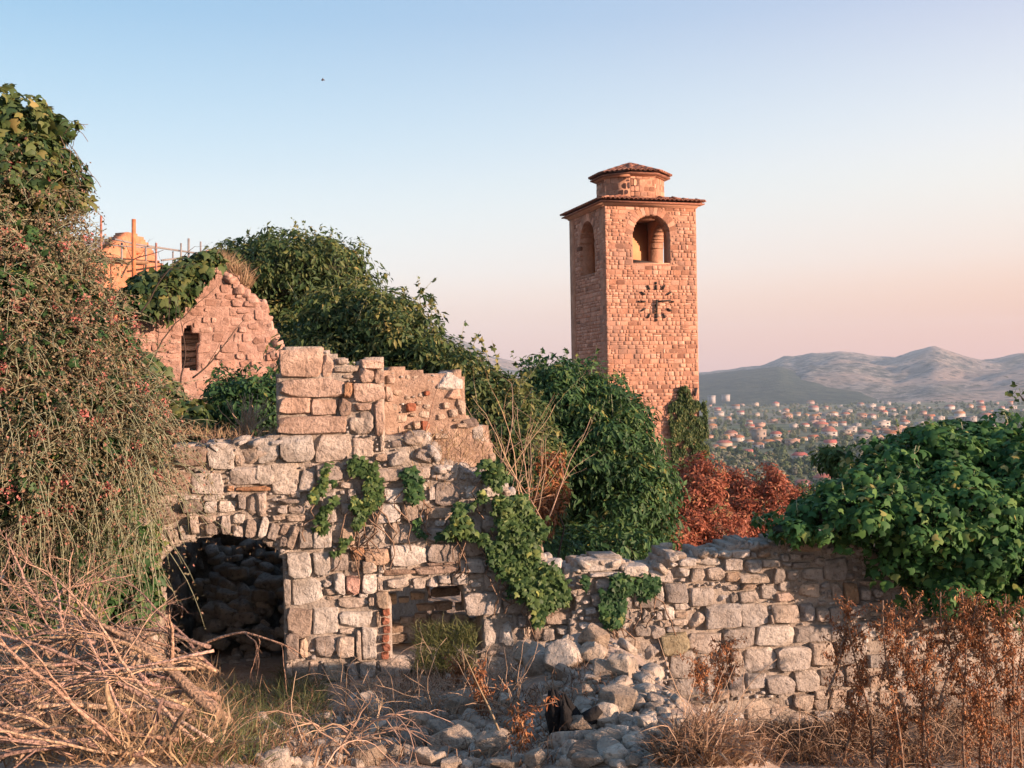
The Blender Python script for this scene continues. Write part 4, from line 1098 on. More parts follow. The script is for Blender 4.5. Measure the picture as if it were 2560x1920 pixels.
d = q1 - q0
m = MB(); m.box((q0 + q1) / 2 + Vector((0, -.2, 0)), (d.length, .7, .09), Matrix.Rotation(math.atan2(d.y, d.x), 3, 'Z') @ Matrix.Rotation(-math.atan2(d.z, math.hypot(d.x, d.y)), 3, 'Y')); m.build("platform", M['plank'], sc)
# ------------------------------------------------------------------ foliage
LEAF = {   # (side, along, out) of a leaf of length 1, and its triangles
    'ivy': ([(0, 0, 0), (-.42, .12, -.05), (-.48, .42, -.10), (-.2, .55, 0), (0, 1, -.14), (.2, .55, 0), (.48, .42, -.10), (.42, .12, -.05), (0, .38, .06)],
            [(8, 0, 1), (8, 1, 2), (8, 2, 3), (8, 3, 4), (8, 4, 5), (8, 5, 6), (8, 6, 7), (8, 7, 0)]),
    'lance': ([(0, 0, 0), (-.19, .45, .05), (0, 1, -.12), (.19, .45, .05)], [(0, 2, 1), (0, 3, 2)]),
    'small': ([(0, 0, 0), (-.3, .5, .05), (0, 1, 0), (.3, .5, .05)], [(0, 2, 1), (0, 3, 2)]),
    'crumple': ([(0, 0, 0), (-.16, .4, .16), (.03, 1, -.1), (.16, .5, .14), (0, .5, -.06)], [(0, 4, 1), (1, 4, 2), (2, 4, 3), (3, 4, 0)]),
}
def unit(v): return v / np.maximum(np.linalg.norm(v, axis=-1, keepdims=True), 1e-9)
def leaves(name, pos, nrm, along, size, shape, mat, rnd, parent, kind='stuff'):
    T, Fc = LEAF[shape]; T = np.array(T); Fc = np.array(Fc)
    n = len(pos)
    nrm = unit(nrm); along = unit(along - nrm * (along * nrm).sum(1, keepdims=True)); side = np.cross(along, nrm)
    V = pos[:, None] + size[:, None, None] * (T[None, :, 0, None] * side[:, None] + T[None, :, 1, None] * along[:, None] + T[None, :, 2, None] * nrm[:, None])
    tris = (Fc[None] + (np.arange(n) * len(T))[:, None, None]).reshape(-1, 3)
    me = npmesh(name, V.reshape(-1, 3), tris=tris, rnd=np.repeat(rnd, len(Fc)))
    o = link(name, me, mat, parent, kind)
    o.color = (1, 1, 1, 0)
    return o
def leaf_proto(shape, mat):
    T, Fc = LEAF[shape]
    me = npmesh("leaf", T, tris=Fc); me.materials.append(mat); return me
def ell(x, y, Y, rx, ry, rd):
    """an ellipsoid from a 2212-wide reading of the photo: centre x, y at depth Y; radii rx, ry in those pixels, rd metres in depth"""
    c = Q(x, y, Y); k = Y / F * K
    return (np.array(c), np.array((rx * k, rd, ry * k)))
def ico(sub):
    bm = bmesh.new(); bmesh.ops.create_icosphere(bm, subdivisions=sub, radius=1)
    V = np.array([v.co[:] for v in bm.verts]); Fc = np.array([[v.index for v in f.verts] for f in bm.faces]); bm.free()
    return V, Fc
ICO2, ICO3 = ico(2), ico(3)
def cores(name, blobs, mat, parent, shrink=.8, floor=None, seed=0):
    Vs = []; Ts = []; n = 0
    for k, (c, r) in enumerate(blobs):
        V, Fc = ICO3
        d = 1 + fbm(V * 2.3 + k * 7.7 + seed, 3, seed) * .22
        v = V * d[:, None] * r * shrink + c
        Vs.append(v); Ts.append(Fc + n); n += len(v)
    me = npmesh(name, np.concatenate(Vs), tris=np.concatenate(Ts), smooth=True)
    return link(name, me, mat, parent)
def on_blobs(blobs, n, r, keep=.86, front=-.45):
    """points on the outside of a union of ellipsoids, with outward normals; the far side is thinned out"""
    area = np.array([b[1][0] * b[1][2] + b[1][0] * b[1][1] + b[1][1] * b[1][2] for b in blobs]); area = area / area.sum()
    P_, N_, B_ = [], [], []
    got = 0
    while got < n:
        k = r.choice(len(blobs), size=n, p=area)
        c = np.array([blobs[i][0] for i in k]); rad = np.array([blobs[i][1] for i in k])
        d = unit(r.normal(size=(n, 3)))
        p = c + d * rad; nn = unit(d / rad)
        ok = np.ones(n, bool)
        for (bc, br) in blobs:
            q = (((p - bc) / br) ** 2).sum(1)
            ok &= ~(q < keep)
        toc = unit(-p)
        ok &= ((nn * toc).sum(1) > front) | (r.random(n) < .2)
        ok &= ~((nn[:, 2] < -.6) & (r.random(n) < .7))
        P_.append(p[ok]); N_.append(nn[ok]); got += ok.sum()
    return np.concatenate(P_)[:n], np.concatenate(N_)[:n]
def bush(name, label, cat, blobs, n, size, shape, mat, group=None, nclump=160, clump=.3, droop=.8, seed=0, core=.8, big=0, base=None, stems=5, spread=1.0, coremat=None, up=.35, root=None, corename="inner_blocker", dy=0):
    """an ivy-clad mass: clumps of leaves over blobs, an added dark filler core inside, woody stems to the ground"""
    r = np.random.default_rng(seed)
    lo = min(b[0][2] - b[1][2] for b in blobs)
    blobs = [(c + np.array([c[0] / c[1] * dy, dy, c[2] / c[1] * dy]), rd) for c, rd in blobs]
    blobs = [(c, np.maximum(rd - clump * .75, rd * .4)) for c, rd in blobs]
    c0 = sum(b[0] for b in blobs) / len(blobs)
    if root is None:
        root = thing(name, label, cat, (c0[0], c0[1], lo if base is None else base), group)
    if core: cores(corename, blobs, coremat or M['core'], root, core, seed=seed)  # added opaque ellipsoids that block the view through the leaves
    cp, cn = on_blobs(blobs, nclump, r)
    cp = cp + cn * r.normal(size=(nclump, 1)) * clump * .3
    cr = clump * r.uniform(.55, 1.35, nclump); cage = r.normal(size=nclump) * .16
    k = r.integers(0, nclump, n)
    d = unit(r.normal(size=(n, 3)) + cn[k] * .9 + np.array([0, 0, up]))
    pos = cp[k] + d * (cr[k] * r.uniform(.55, 1.05, n) ** .5)[:, None] * np.array([1, 1, .8])
    # leaves that fill between the clumps
    nf = n // 3
    fp, fn = on_blobs(blobs, nf, r, keep=.9)
    pos[:nf] = fp + fn * r.normal(size=(nf, 1)) * clump * .25; d[:nf] = unit(fn + r.normal(size=(nf, 3)) * .5)
    nrm = unit(d + r.normal(size=(n, 3)) * .45 + np.array([0, -.1, .3]))
    along = unit(np.array([0, 0, -1.0]) * droop + r.normal(size=(n, 3)) * .5 + d * .22)
    sz = size * (.45 + 1.05 * r.random(n) ** 1.4) * 1.08
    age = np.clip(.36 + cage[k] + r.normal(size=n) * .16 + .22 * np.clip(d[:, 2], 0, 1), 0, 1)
    nb = 0
    if big:
        scr = sz / np.maximum(pos[:, 1], .5) * np.clip((nrm * unit(-pos)).sum(1), .05, 1)
        px = (1280 + pos[:, 0] / pos[:, 1] * F); seen = (px < 2560) & (px > 0) & ((unit(pos - c0) * unit(-pos)).sum(1) > 0)
        order = np.argsort(-scr * seen)[:big]
        me = leaf_proto(shape, mat)
        A = unit(along - nrm * (along * nrm).sum(1, keepdims=True)); Sd = np.cross(A, unit(nrm))
        for i in order:
            mt = Matrix((Sd[i], A[i], unit(nrm[i]))).transposed()
            put("leaf", me, root, pos[i], (sz[i],) * 3, mt.to_euler())
        m = np.ones(n, bool); m[order] = False
    else: m = slice(None)
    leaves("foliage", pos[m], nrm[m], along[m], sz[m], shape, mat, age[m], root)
    if stems:
        mb = MB()
        for q in range(stems):
            b = blobs[r.integers(len(blobs))]
            p0 = np.array([b[0][0] + r.normal() * b[1][0] * .4, b[0][1] + abs(r.normal()) * b[1][1] * .2, 0]); p0[2] = min(th(p0[0], p0[1]), b[0][2]) - .05
            p1 = b[0] + r.normal(size=3) * b[1] * .35
            pts = [p0 * (1 - t) + p1 * t + r.normal(size=3) * .05 * (0 < t < 1) for t in np.linspace(0, 1, 6)]
            mb.tube(pts, list(np.linspace(.07, .025, 6) * spread), 6)
        mb.build("stem", M['darkbark'], root)
    return root
def patch(name, label, cat, pl, polys, n, size, shape, mat, thick=.1, seed=0, group=None, big=0, root=None, sag=1.0, holes=0.0, stems=0, tipcol=0):
    """ivy creeping on a wall face inside outlines given in photo pixels"""
    r = np.random.default_rng(seed)
    sp = [pl.poly(q) for q in polys]
    xs = [p[0] for q in sp for p in q]; zs = [p[1] for q in sp for p in q]
    if root is None:
        l = pl.at(sum(xs) / len(xs), min(zs), .05); root = thing(name, label, cat, l, group)
    S_, Z_ = [], []
    got = 0
    while got < n:
        s = r.uniform(min(xs), max(xs), n * 3); z = r.uniform(min(zs), max(zs), n * 3)
        dens = fbm(np.stack([s * 3.2, z * 3.2, s * 0 + seed], -1), 3, seed)
        m = np.zeros(len(s), bool)
        jx = r.normal(size=len(s)) * .02
        for q in sp: m |= inpoly(s + jx, z + jx, q)
        m &= dens > (holes - .5) * r.uniform(.4, 1, len(s))
        S_.append(s[m]); Z_.append(z[m]); got += m.sum()
        if m.sum() == 0: break
    s = np.concatenate(S_)[:n]; z = np.concatenate(Z_)[:n]; n = len(s)
    lump = (fbm(np.stack([s * 4, z * 4, s * 0 + seed + 5], -1), 2, seed + 1) * .5 + .5)
    out = .03 + thick * lump * r.uniform(.3, 1.0, n)
    A = np.array(pl.A); t = np.array(pl.t); nn = np.array(pl.n)
    pos = A + s[:, None] * t + out[:, None] * nn + z[:, None] * np.array([0, 0, 1.0])
    nrm = unit(nn + r.normal(size=(n, 3)) * .45 + np.array([0, 0, .35]))
    along = unit(np.array([0, 0, -1.0]) * sag + r.normal(size=(n, 3)) * .5)
    sz = size * r.uniform(.55, 1.3, n)
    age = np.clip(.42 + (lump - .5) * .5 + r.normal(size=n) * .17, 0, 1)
    m = np.ones(n, bool)
    if big:
        order = np.argsort(-sz * out)[:big]; me = leaf_proto(shape, mat)
        Aa = unit(along - nrm * (along * nrm).sum(1, keepdims=True)); Sd = np.cross(Aa, nrm)
        for i in order: put("leaf", me, root, pos[i], (sz[i],) * 3, Matrix((Sd[i], Aa[i], nrm[i])).transposed().to_euler())
        m[order] = False
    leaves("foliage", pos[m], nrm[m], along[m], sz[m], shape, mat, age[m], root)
    if stems:
        mb = MB()
        for q in range(stems):
            i = r.integers(n); a, b = s[i], z[i]; pts = []
            for k in range(7):
                pts.append(pl.at(a, b, .03 + r.random() * .03)); b -= r.uniform(.03, .12); a += r.normal() * .05
            mb.tube(pts, [.007] * 7, 4)
        mb.build("stem", M['bark'], root)
    return root

# ---- the big ivy masses
bA = [ell(620, 610, 27, 150, 110, 2.2), ell(720, 605, 27, 85, 95, 1.8), ell(530, 600, 27, 85, 75, 1.6), ell(755, 650, 27, 55, 80, 1.3), ell(600, 740, 27, 210, 120, 2.4), ell(560, 560, 27, 50, 50, 1), ell(665, 545, 27, 60, 45, 1)]
bush("ivy_thicket", "dark olive ivy thicket on the skyline behind the pink gable", "ivy", bA, 24000, .145, 'lance', M['ivy_olive'], nclump=330, clump=.42, seed=1)
bB = [ell(712, 712, 17, 82, 75, 1.0), ell(790, 690, 17, 95, 80, 1.2), ell(850, 740, 16.6, 100, 105, 1.2), ell(720, 780, 16.6, 110, 75, 1.0), ell(930, 830, 16.2, 100, 105, 1.2), ell(1010, 870, 15.8, 95, 115, 1.1), ell(1080, 930, 15.4, 95, 120, 1.1),
      ell(980, 960, 15.6, 140, 120, 1.2), ell(1140, 1000, 15.2, 80, 120, 1.0), ell(880, 880, 16, 150, 120, 1.2), ell(1100, 1080, 15, 110, 130, 1.1)]
bush("ivy_thicket", "long sloping ivy thicket descending behind the tall wall stub, yellowish leaf tips", "ivy", bB, 38000, .10, 'lance', M['ivy_olive'], nclump=520, clump=.27, seed=2)
bC = [ell(1205, 880, 19, 85, 105, 1.2), ell(1285, 880, 19, 75, 85, 1.1), ell(1340, 945, 18.8, 65, 90, 1.1), ell(1290, 980, 18.6, 120, 110, 1.3), ell(1385, 1030, 18.5, 60, 85, 1), ell(1410, 1085, 18.5, 45, 55, .9), ell(1330, 1080, 18.3, 110, 80, 1.2), ell(1200, 1000, 18.6, 90, 130, 1.2),
      ell(1240, 1160, 18.5, 120, 70, 1.0), ell(1160, 830, 19, 40, 40, .7), ell(1420, 1150, 18.8, 50, 60, .8)]
bush("ivy_thicket", "rounded dark green ivy thicket covering the foot of the clock tower", "ivy", bC, 34000, .115, 'lance', M['ivy'], nclump=430, clump=.33, seed=3)
bD = [ell(1700, 1145, 9.6, 65, 30, .45), ell(1790, 1110, 9.5, 75, 60, .6), ell(1860, 1110, 9.3, 90, 85, .65), ell(1960, 1120, 9.1, 110, 120, .7), ell(2080, 1150, 8.9, 140, 150, .75), ell(2210, 1130, 8.8, 130, 190, .8),
      ell(2000, 995, 10.0, 95, 85, .7), ell(2080, 985, 10.2, 85, 72, .7), ell(2170, 990, 9.8, 100, 95, .7), ell(1910, 1030, 9.8, 80, 70, .6), ell(2060, 1265, 8.75, 120, 70, .45), ell(2190, 1270, 8.6, 120, 85, .5), ell(1960, 1210, 8.95, 70, 60, .4)]
bD = [(lambda c, rd, Y0, px: (c * ((10.38 + (px - 1395) / 1305 * .92 + Y0 - 10.6 + (px - 1395) / 1305 * 2.0) / Y0), rd * 1.12))(c, rd, c[1], 1280 + c[0] / c[1] * F) for c, rd in bD]
bush("ivy_mass", "glossy deep green ivy mass draped over the low wall", "ivy", bD, 20000, .078, 'ivy', M['ivy_deep'], nclump=420, clump=.17, seed=4, big=290, droop=.9, stems=0)
bD = [(c, rd * .85) for c, rd in bD]
# upright sprigs along its top
def sprigs(root, pts, mat, leafmat, seed, h=(.15, .4), n=12, size=.06):
    r = np.random.default_rng(seed); mb = MB(); LP, LN, LA_, LS = [], [], [], []
    for p in pts:
        p = np.array(p); d = unit(np.array([r.normal() * .35, r.normal() * .35, 1.0])); L = r.uniform(*h)
        q = [p + d * L * t + np.array([r.normal(), r.normal(), 0]) * .01 for t in np.linspace(0, 1, 4)]
        mb.tube(q, [.006, .005, .004, .003], 3)
        for k in range(n):
            t = r.uniform(.15, 1); LP.append(p + d * L * t); a = unit(r.normal(size=3) + np.array([0, 0, .5])); LA_.append(a); LN.append(unit(r.normal(size=3) + np.array([0, 0, 1]))); LS.append(size * r.uniform(.5, 1.1))
    mb.build("sprigs", mat, root, "stuff")
    leaves("sprig_leaves", np.array(LP), np.array(LN), np.array(LA_), np.array(LS), 'ivy', leafmat, r.uniform(.35, .95, len(LP)), root)
rr = np.random.default_rng(5)
ivyD = bpy.data.objects["ivy_mass"]
tp, tn = on_blobs(bD, 900, rr)
tp = tp[tn[:, 2] > .35][:90]
sprigs(ivyD, tp, M['greentwig'], M['ivy_light'], 6, h=(.06, .2), n=7, size=.05)
for nm_, bl, cnt, sd in (("ivy_thicket", bA, 18, 201), ("ivy_thicket.001", bB, 34, 202), ("ivy_thicket.002", bC, 34, 203)):
    q, qn = on_blobs([(c, rd * .97) for c, rd in bl], 900, np.random.default_rng(sd)); q = q[qn[:, 2] > .15][:cnt]
    sprigs(bpy.data.objects[nm_], q, M['greentwig'], M['ivy_olive'] if sd < 203 else M['ivy'], sd, h=(.15, .5), n=11, size=.085)
bE = [ell(1800, 985, 13, 12, 25, .25), ell(1820, 1010, 13, 22, 18, .25), ell(1795, 1000, 13, 10, 10, .2)]
bush("young_tree", "small leafy sapling standing at the inner edge of the big ivy mass", "sapling", bE, 900, .1, 'lance', M['ivy_light'], nclump=30, clump=.12, seed=7, core=0, stems=2, spread=.3)

# tower ivy
pIv = zr(1360, 680, 3.318, [(1030, 1100), (1050, 1080), (1105, 1050), (1120, 950), (1160, 935), (1195, 980), (1212, 1060), (1262, 1062), (1325, 1065), (1342, 1180), (1345, 1500), (1320, 1700), (1080, 1720), (1050, 1500), (1040, 1350), (1030, 1200)])
patch("tower_ivy", "olive ivy climbing the lower corner of the clock tower", "ivy", TF, [pIv], 9000, .15, 'lance', M['ivy_olive'], thick=.35, seed=8, sag=1.4)
# ivy on the house wall
iv1 = zr(640, 820, 2.765, [(630, 870), (700, 900), (800, 950), (820, 1000), (860, 1100), (880, 1180), (800, 1240), (740, 1300), (700, 1390), (560, 1400), (520, 1440), (430, 1340), (440, 1240), (560, 1180), (600, 1050), (585, 980)])
iv1b = zr(640, 820, 2.765, [(465, 960), (520, 950), (570, 1060), (590, 1180), (520, 1180), (480, 1080)])
iv1c = zr(640, 820, 2.765, [(370, 1130), (450, 1080), (460, 1150), (390, 1180)])
iv1d = zr(640, 820, 2.765, [(500, 1380), (640, 1400), (620, 1500), (540, 1560), (520, 1480)])
patch("wall_ivy", "light green ivy patch hanging above and beside the arched doorway", "ivy", W1, [iv1, iv1b, iv1c, iv1d], 1150, .056, 'ivy', M['ivy_light'], thick=.08, seed=9, big=200, holes=.37, stems=16)
ivj = zr(0, 1280, 2.458, [(820, 120), (960, 60), (1000, 200), (940, 330), (990, 420), (1030, 520), (1040, 720), (900, 680), (840, 560), (800, 300)])
patch("wall_ivy", "light ivy clinging to the outer jamb of the arched doorway", "ivy", Plane(tuple((W1.A + W1.n * .05)[:2]), tuple((W1.A + W1.t * 4 + W1.n * .05)[:2])), [ivj], 1100, .058, 'ivy', M['ivy_light'], thick=.12, seed=109, big=60, holes=.2, stems=8)
iv2 = zr(640, 820, 2.765, [(1010, 970), (1060, 950), (1120, 1050), (1140, 1170), (1090, 1200), (1040, 1080)])
iv2b = zr(640, 820, 2.765, [(1080, 1330), (1160, 1280), (1300, 1330), (1480, 1330), (1480, 1440), (1250, 1420), (1150, 1420)])
patch("wall_ivy", "small dark ivy strand among the stones below the wall stub", "ivy", W1, [iv2, iv2b], 420, .06, 'ivy', M['ivy'], thick=.08, seed=10, holes=.4, stems=8)
iv3 = zr(640, 820, 2.765, [(1400, 1040), (1480, 1010), (1560, 900), (1640, 930), (1700, 990), (1800, 1120), (1880, 1240), (1950, 1340), (2010, 1450), (2080, 1590), (2100, 1680), (1700, 1680), (1600, 1500), (1480, 1420), (1300, 1400), (1380, 1240), (1420, 1130)])
iv3b = zr(1160, 1340, 3.95, [(150, 0), (800, 0), (920, 180), (900, 330), (970, 480), (1040, 600), (930, 660), (780, 700), (750, 850), (640, 830), (690, 700), (560, 550), (450, 520), (470, 400), (350, 300), (250, 200), (140, 80)])
W1f = Plane(tuple((W1.A + W1.n * .06)[:2]), tuple((W1.A + W1.t * 4 + W1.n * .06)[:2]))
ivb = patch("ivy_bank", "bright ivy bank tumbling down the sloping end of the house wall", "ivy", W1f, [iv3, iv3b], 3000, .060, 'ivy', M['ivy_light'], thick=.22, seed=11, big=250, holes=.27, stems=30)
leaves_dark = patch("", "", "", W1f, [iv3, iv3b], 1800, .062, 'ivy', M['ivy'], thick=.12, seed=11, root=ivb, holes=.25)
iv4 = zr(1160, 1340, 3.95, [(1160, 370), (1400, 360), (1600, 420), (1880, 400), (1900, 520), (1820, 560), (1700, 500), (1560, 560), (1540, 700), (1500, 860), (1400, 820), (1280, 700), (1180, 560)])
patch("wall_ivy", "dark green ivy curtain under the cap stones where the two walls meet", "ivy", W4, [iv4], 1500, .06, 'ivy', M['ivy'], thick=.14, seed=13, big=60, holes=.15, stems=12)
ivg = [(1620 * 1.0, 1345), (1660, 1335), (1720, 1330), (1760, 1345), (1730, 1375), (1660, 1380)]
# ivy beside the doorway, low on the wall's outer end
iv5 = zr(0, 1280, 2.458, [(120, 60), (750, 0), (800, 120), (860, 260), (960, 260), (1000, 420), (960, 560), (840, 560), (800, 660), (560, 700), (300, 600), (150, 400)])
bF = [ell(110, 1150, 9.5, 130, 120, .5), ell(230, 1190, 9.7, 70, 100, .35), ell(290, 1200, 9.65, 30, 90, .2), ell(60, 1300, 9.2, 90, 90, .4), ell(200, 1290, 9.5, 90, 70, .3), ell(310, 1290, 9.65, 25, 60, .18), ell(200, 1080, 9.4, 100, 80, .5)]
bush("ivy_curtain", "shady ivy curtain hanging between the flowering thicket and the arched doorway", "ivy", bF, 6500, .085, 'ivy', M['ivy'], nclump=170, clump=.14, seed=14, big=60, stems=0)

# ---- the flowering thicket on the left edge
bG = [ell(60, 480, 9.3, 105, 110, .8), ell(130, 560, 9.2, 80, 80, .7), ell(60, 640, 9, 130, 110, .8), ell(170, 640, 9.1, 70, 70, .6), ell(100, 760, 8.9, 150, 110, .8), ell(210, 740, 9.1, 85, 90, .6), ell(250, 840, 9.1, 85, 85, .6), ell(110, 880, 8.8, 170, 120, .8),
      ell(300, 920, 9.1, 75, 75, .5), ell(330, 985, 9.2, 65, 60, .45), ell(80, 1010, 8.7, 150, 120, .8), ell(220, 1000, 8.9, 110, 100, .6)]
bG = [(c - np.array([.08, 0, 0]), q) for c, q in bG]
thk = bush("flowering_thicket", "tall thorny thicket with reddish flower clusters filling the edge of the view", "shrub", bG, 30000, .030, 'small', M['dry_leaf'], nclump=850, clump=.16, seed=15, droop=.2, up=.2, coremat=None, core=.78, stems=0)
bush("", "", "", bG, 5200, .062, 'ivy', M['ivy'], nclump=160, clump=.14, seed=115, core=0, stems=0, root=thk)
r = np.random.default_rng(16)
fp, fn = on_blobs(bG, 3200, r, front=-.1)
tocam = (fn * unit(-fp)).sum(1)
fp, fn = fp[tocam > .1], fn[tocam > .1]
mb = MB(); tl, tln, tla = [], [], []
for k in range(1180):      # long arching twigs
    p = fp[k].copy(); d = unit(fn[k] * .6 + r.normal(size=3) * .45 + np.array([.1, -.25, .05])); L = r.uniform(.25, .75) * (.6 if p[2] > 0 else 1); pts = []
    for q in range(8):
        pts.append(p.copy()); p = p + d * L / 8; d = unit(d + np.array([0, 0, -.24 * (L + .3)]) + r.normal(size=3) * .07)
        for _ in range(2):
            tl.append(p + r.normal(size=3) * .012); tln.append(r.normal(size=3)); tla.append(r.normal(size=3) + np.array([0, 0, -.3]))
    mb.tube(pts, list(np.linspace(.0048, .002, 8)), 3)
for k in range(420):
    p = np.array(Q(r.uniform(-20, 330), r.uniform(880, 1180), 8.75 + r.normal() * .12)); d = unit(np.array([r.normal() * .35, -.15 + r.normal() * .15, -.6 + r.normal() * .4])); L = r.uniform(.4, 1.1); pts = []
    for q in range(8):
        pts.append(p.copy()); p = p + d * L / 8; d = unit(d + np.array([.01, 0, -.16]) + r.normal(size=3) * .08)
        for _ in range(2):
            tl.append(p + r.normal(size=3) * .014); tln.append(r.normal(size=3)); tla.append(r.normal(size=3) + np.array([0, 0, -.3]))
    mb.tube(pts, list(np.linspace(.0042, .0018, 8)), 3)
o = mb.build("twigs", M['greentwig'], thk, 'stuff')
leaves("twig_leaves", np.array(tl), np.array(tln), np.array(tla), np.full(len(tl), .028) * r.uniform(.5, 1.3, len(tl)), 'small', M['dry_leaf'], r.uniform(0, 1, len(tl)), thk)
FLC = [(p + n * .06, n) for p, n in zip(fp[1200:1290], fn[1200:1290])]
for k, (p, n) in enumerate(FLC[:88]):
    m = r.integers(25, 60); q = unit(r.normal(size=(m, 3))) * r.uniform(.2, 1, (m, 1)) * r.uniform(.03, .10) + p
    leaves("flower_cluster", q, r.normal(size=(m, 3)), r.normal(size=(m, 3)), r.uniform(.016, .032, m), 'small', M['pink_flower'], r.random(m), thk)
bX = [ell(-120, 520, 9.4, 130, 150, .8), ell(-260, 640, 9.3, 130, 200, .8), ell(-130, 780, 9.0, 150, 160, .8), ell(-280, 950, 8.9, 140, 180, .8), ell(-120, 1060, 8.8, 140, 160, .8), ell(-420, 900, 9.2, 120, 260, .8), ell(-180, 340, 9.6, 110, 90, .6)]
bush("flowering_thicket", "continuation of the thorny thicket beyond the edge of the view", "shrub", bX, 12000, .05, 'ivy', M['ivy'], nclump=260, clump=.18, seed=215, stems=0, root=thk)
bGt = [ell(10, 250, 9.4, 45, 55, .5), ell(65, 280, 9.4, 65, 55, .5), ell(120, 265, 9.4, 26, 18, .2), ell(45, 350, 9.3, 95, 60, .6), ell(110, 370, 9.2, 50, 45, .4), ell(70, 420, 9.2, 90, 55, .6)]
bush("ivy_crest", "olive ivy crest topping the thorny thicket against the sky", "ivy", bGt, 5200, .075, 'ivy', M['ivy_olive'], nclump=150, clump=.13, seed=17, droop=.6, big=60, stems=0)
mb = MB()
cr_ = bpy.data.objects["ivy_crest"]
for k in range(26):       # loose strands against the sky
    a = Q(r.uniform(110, 160), r.uniform(270, 460), 9.2); p = np.array(a); d = unit(np.array([.5, r.normal() * .3, r.normal() * .5])); pts = []
    for q in range(9): pts.append(p.copy()); p = p + d * r.uniform(.025, .05); d = unit(d + np.array([.02, 0, -.22]) + r.normal(size=3) * .16)
    mb.tube(pts, [.0028] * 9, 3)
mb.build("strands", M['bark'], cr_, 'stuff')
# ivy on the gable's shoulder, green shrub in the gap, small plants behind the wall
bH = [ell(330, 630, 21.3, 55, 40, .5), ell(385, 610, 21.3, 40, 35, .5), ell(420, 585, 21.5, 35, 30, .4), ell(445, 560, 21.6, 18, 14, .3), ell(300, 660, 21.2, 60, 35, .5), ell(360, 650, 21.2, 50, 28, .4)]
bush("gable_ivy", "yellow-green ivy draped over the shoulder of the pink gable", "ivy", bH, 5000, .15, 'ivy', M['ivy_olive'], nclump=140, clump=.22, seed=18, stems=0)
bI = [ell(500, 850, 14.2, 60, 45, .6), ell(565, 835, 14.2, 50, 40, .6), ell(545, 890, 14, 70, 50, .6), ell(470, 910, 14, 60, 50, .5), ell(590, 900, 14, 40, 60, .5), ell(600, 840, 14.2, 25, 45, .4)]
bush("leafy_shrub", "mid green leafy shrub in the gap between the gable and the tall wall stub", "shrub", bI, 6500, .085, 'lance', M['ivy'], nclump=180, clump=.18, seed=19, stems=3)
bJ = [ell(395, 905, 12.5, 45, 50, .4), ell(330, 860, 12.4, 45, 70, .4), ell(300, 800, 12.4, 50, 50, .4)]
bush("leafy_shrub", "large-leaved green shrub under the slit window beside the thorny thicket", "shrub", bJ, 2200, .11, 'ivy', M['ivy_olive'], nclump=70, clump=.16, seed=20, stems=3)
# ---- red shrubs
for lab, bl, nn, sd in (("tallest rusty red shrub, at the ivy-clad foot of the clock tower", [ell(1500, 1080, 23, 60, 85, 1.1), ell(1528, 1035, 23, 26, 45, .7), ell(1470, 1140, 22, 65, 75, 1.0), ell(1430, 1180, 21, 65, 55, .9), ell(1400, 1205, 20, 45, 40, .8), ell(1545, 1150, 22, 60, 65, .9)], 10500, 21),
                        ("middle rusty red shrub of the row, with a pointed crown", [ell(1603, 1095, 25, 50, 60, .9), ell(1588, 1050, 25, 24, 38, .6), ell(1600, 1150, 24.5, 70, 55, .9), ell(1640, 1150, 24.5, 60, 48, .8)], 6500, 22),
                        ("rusty red shrub of the row next to the big ivy mass", [ell(1662, 1088, 25, 44, 55, .8), ell(1672, 1040, 25, 22, 36, .6), ell(1650, 1130, 24.6, 60, 48, .8), ell(1712, 1095, 25, 30, 45, .6), ell(1700, 1140, 24.8, 50, 45, .7)], 5600, 23)):
    bush("red_shrub", lab, "shrub", bl, nn * 2, .085, 'lance', M['red_leaf'], group="rusty red shrubs behind the low wall", nclump=230, clump=.24, seed=sd, droop=.3, up=.9, core=.5, coremat=M['bark'], stems=4)
bK = [ell(1560, 1100, 27, 30, 60, .6), ell(1720, 1090, 27, 40, 40, .6), ell(1760, 1095, 26, 40, 35, .6), ell(1480, 1210, 22, 60, 35, .5)]
bush("olive_shrub", "olive green shrub showing between the rusty red shrubs", "shrub", bK, 3000, .13, 'lance', M['ivy_olive'], nclump=70, clump=.25, seed=24, stems=3)
# dark growth in the hollow behind the junction of the walls
bL = [ell(1300, 1190, 15.5, 120, 60, .7), ell(1180, 1200, 14, 60, 60, .5), ell(1400, 1200, 17, 70, 50, .6)]
bush("undergrowth_shrub", "shadowed low shrub in the hollow behind the meeting of the walls", "shrub", bL, 3500, .11, 'lance', M['ivy'], nclump=90, clump=.22, seed=25, stems=3)
# sprig at the right edge
sp = thing("leafy_twig", "leafy twig reaching in alone against the far mountain", "twig", Q(2300, 900, 9))
mb = MB(); q = [Q(2290, 960, 9), Q(2240, 900, 9), Q(2215, 868, 9), Q(2200, 850, 9)]; mb.tube(q, [.01, .008, .006, .004], 5); mb.build("stem", M['bark'], sp)
r = np.random.default_rng(26); pp = np.array([np.array(Q(2205 + r.normal() * 14, 852 + r.normal() * 12, 9)) for _ in range(34)])
leaves("foliage", pp, r.normal(size=(34, 3)) + np.array([0, -1, .5]), r.normal(size=(34, 3)), r.uniform(.04, .075, 34), 'small', M['ivy_olive'], r.uniform(.2, .7, 34), sp)

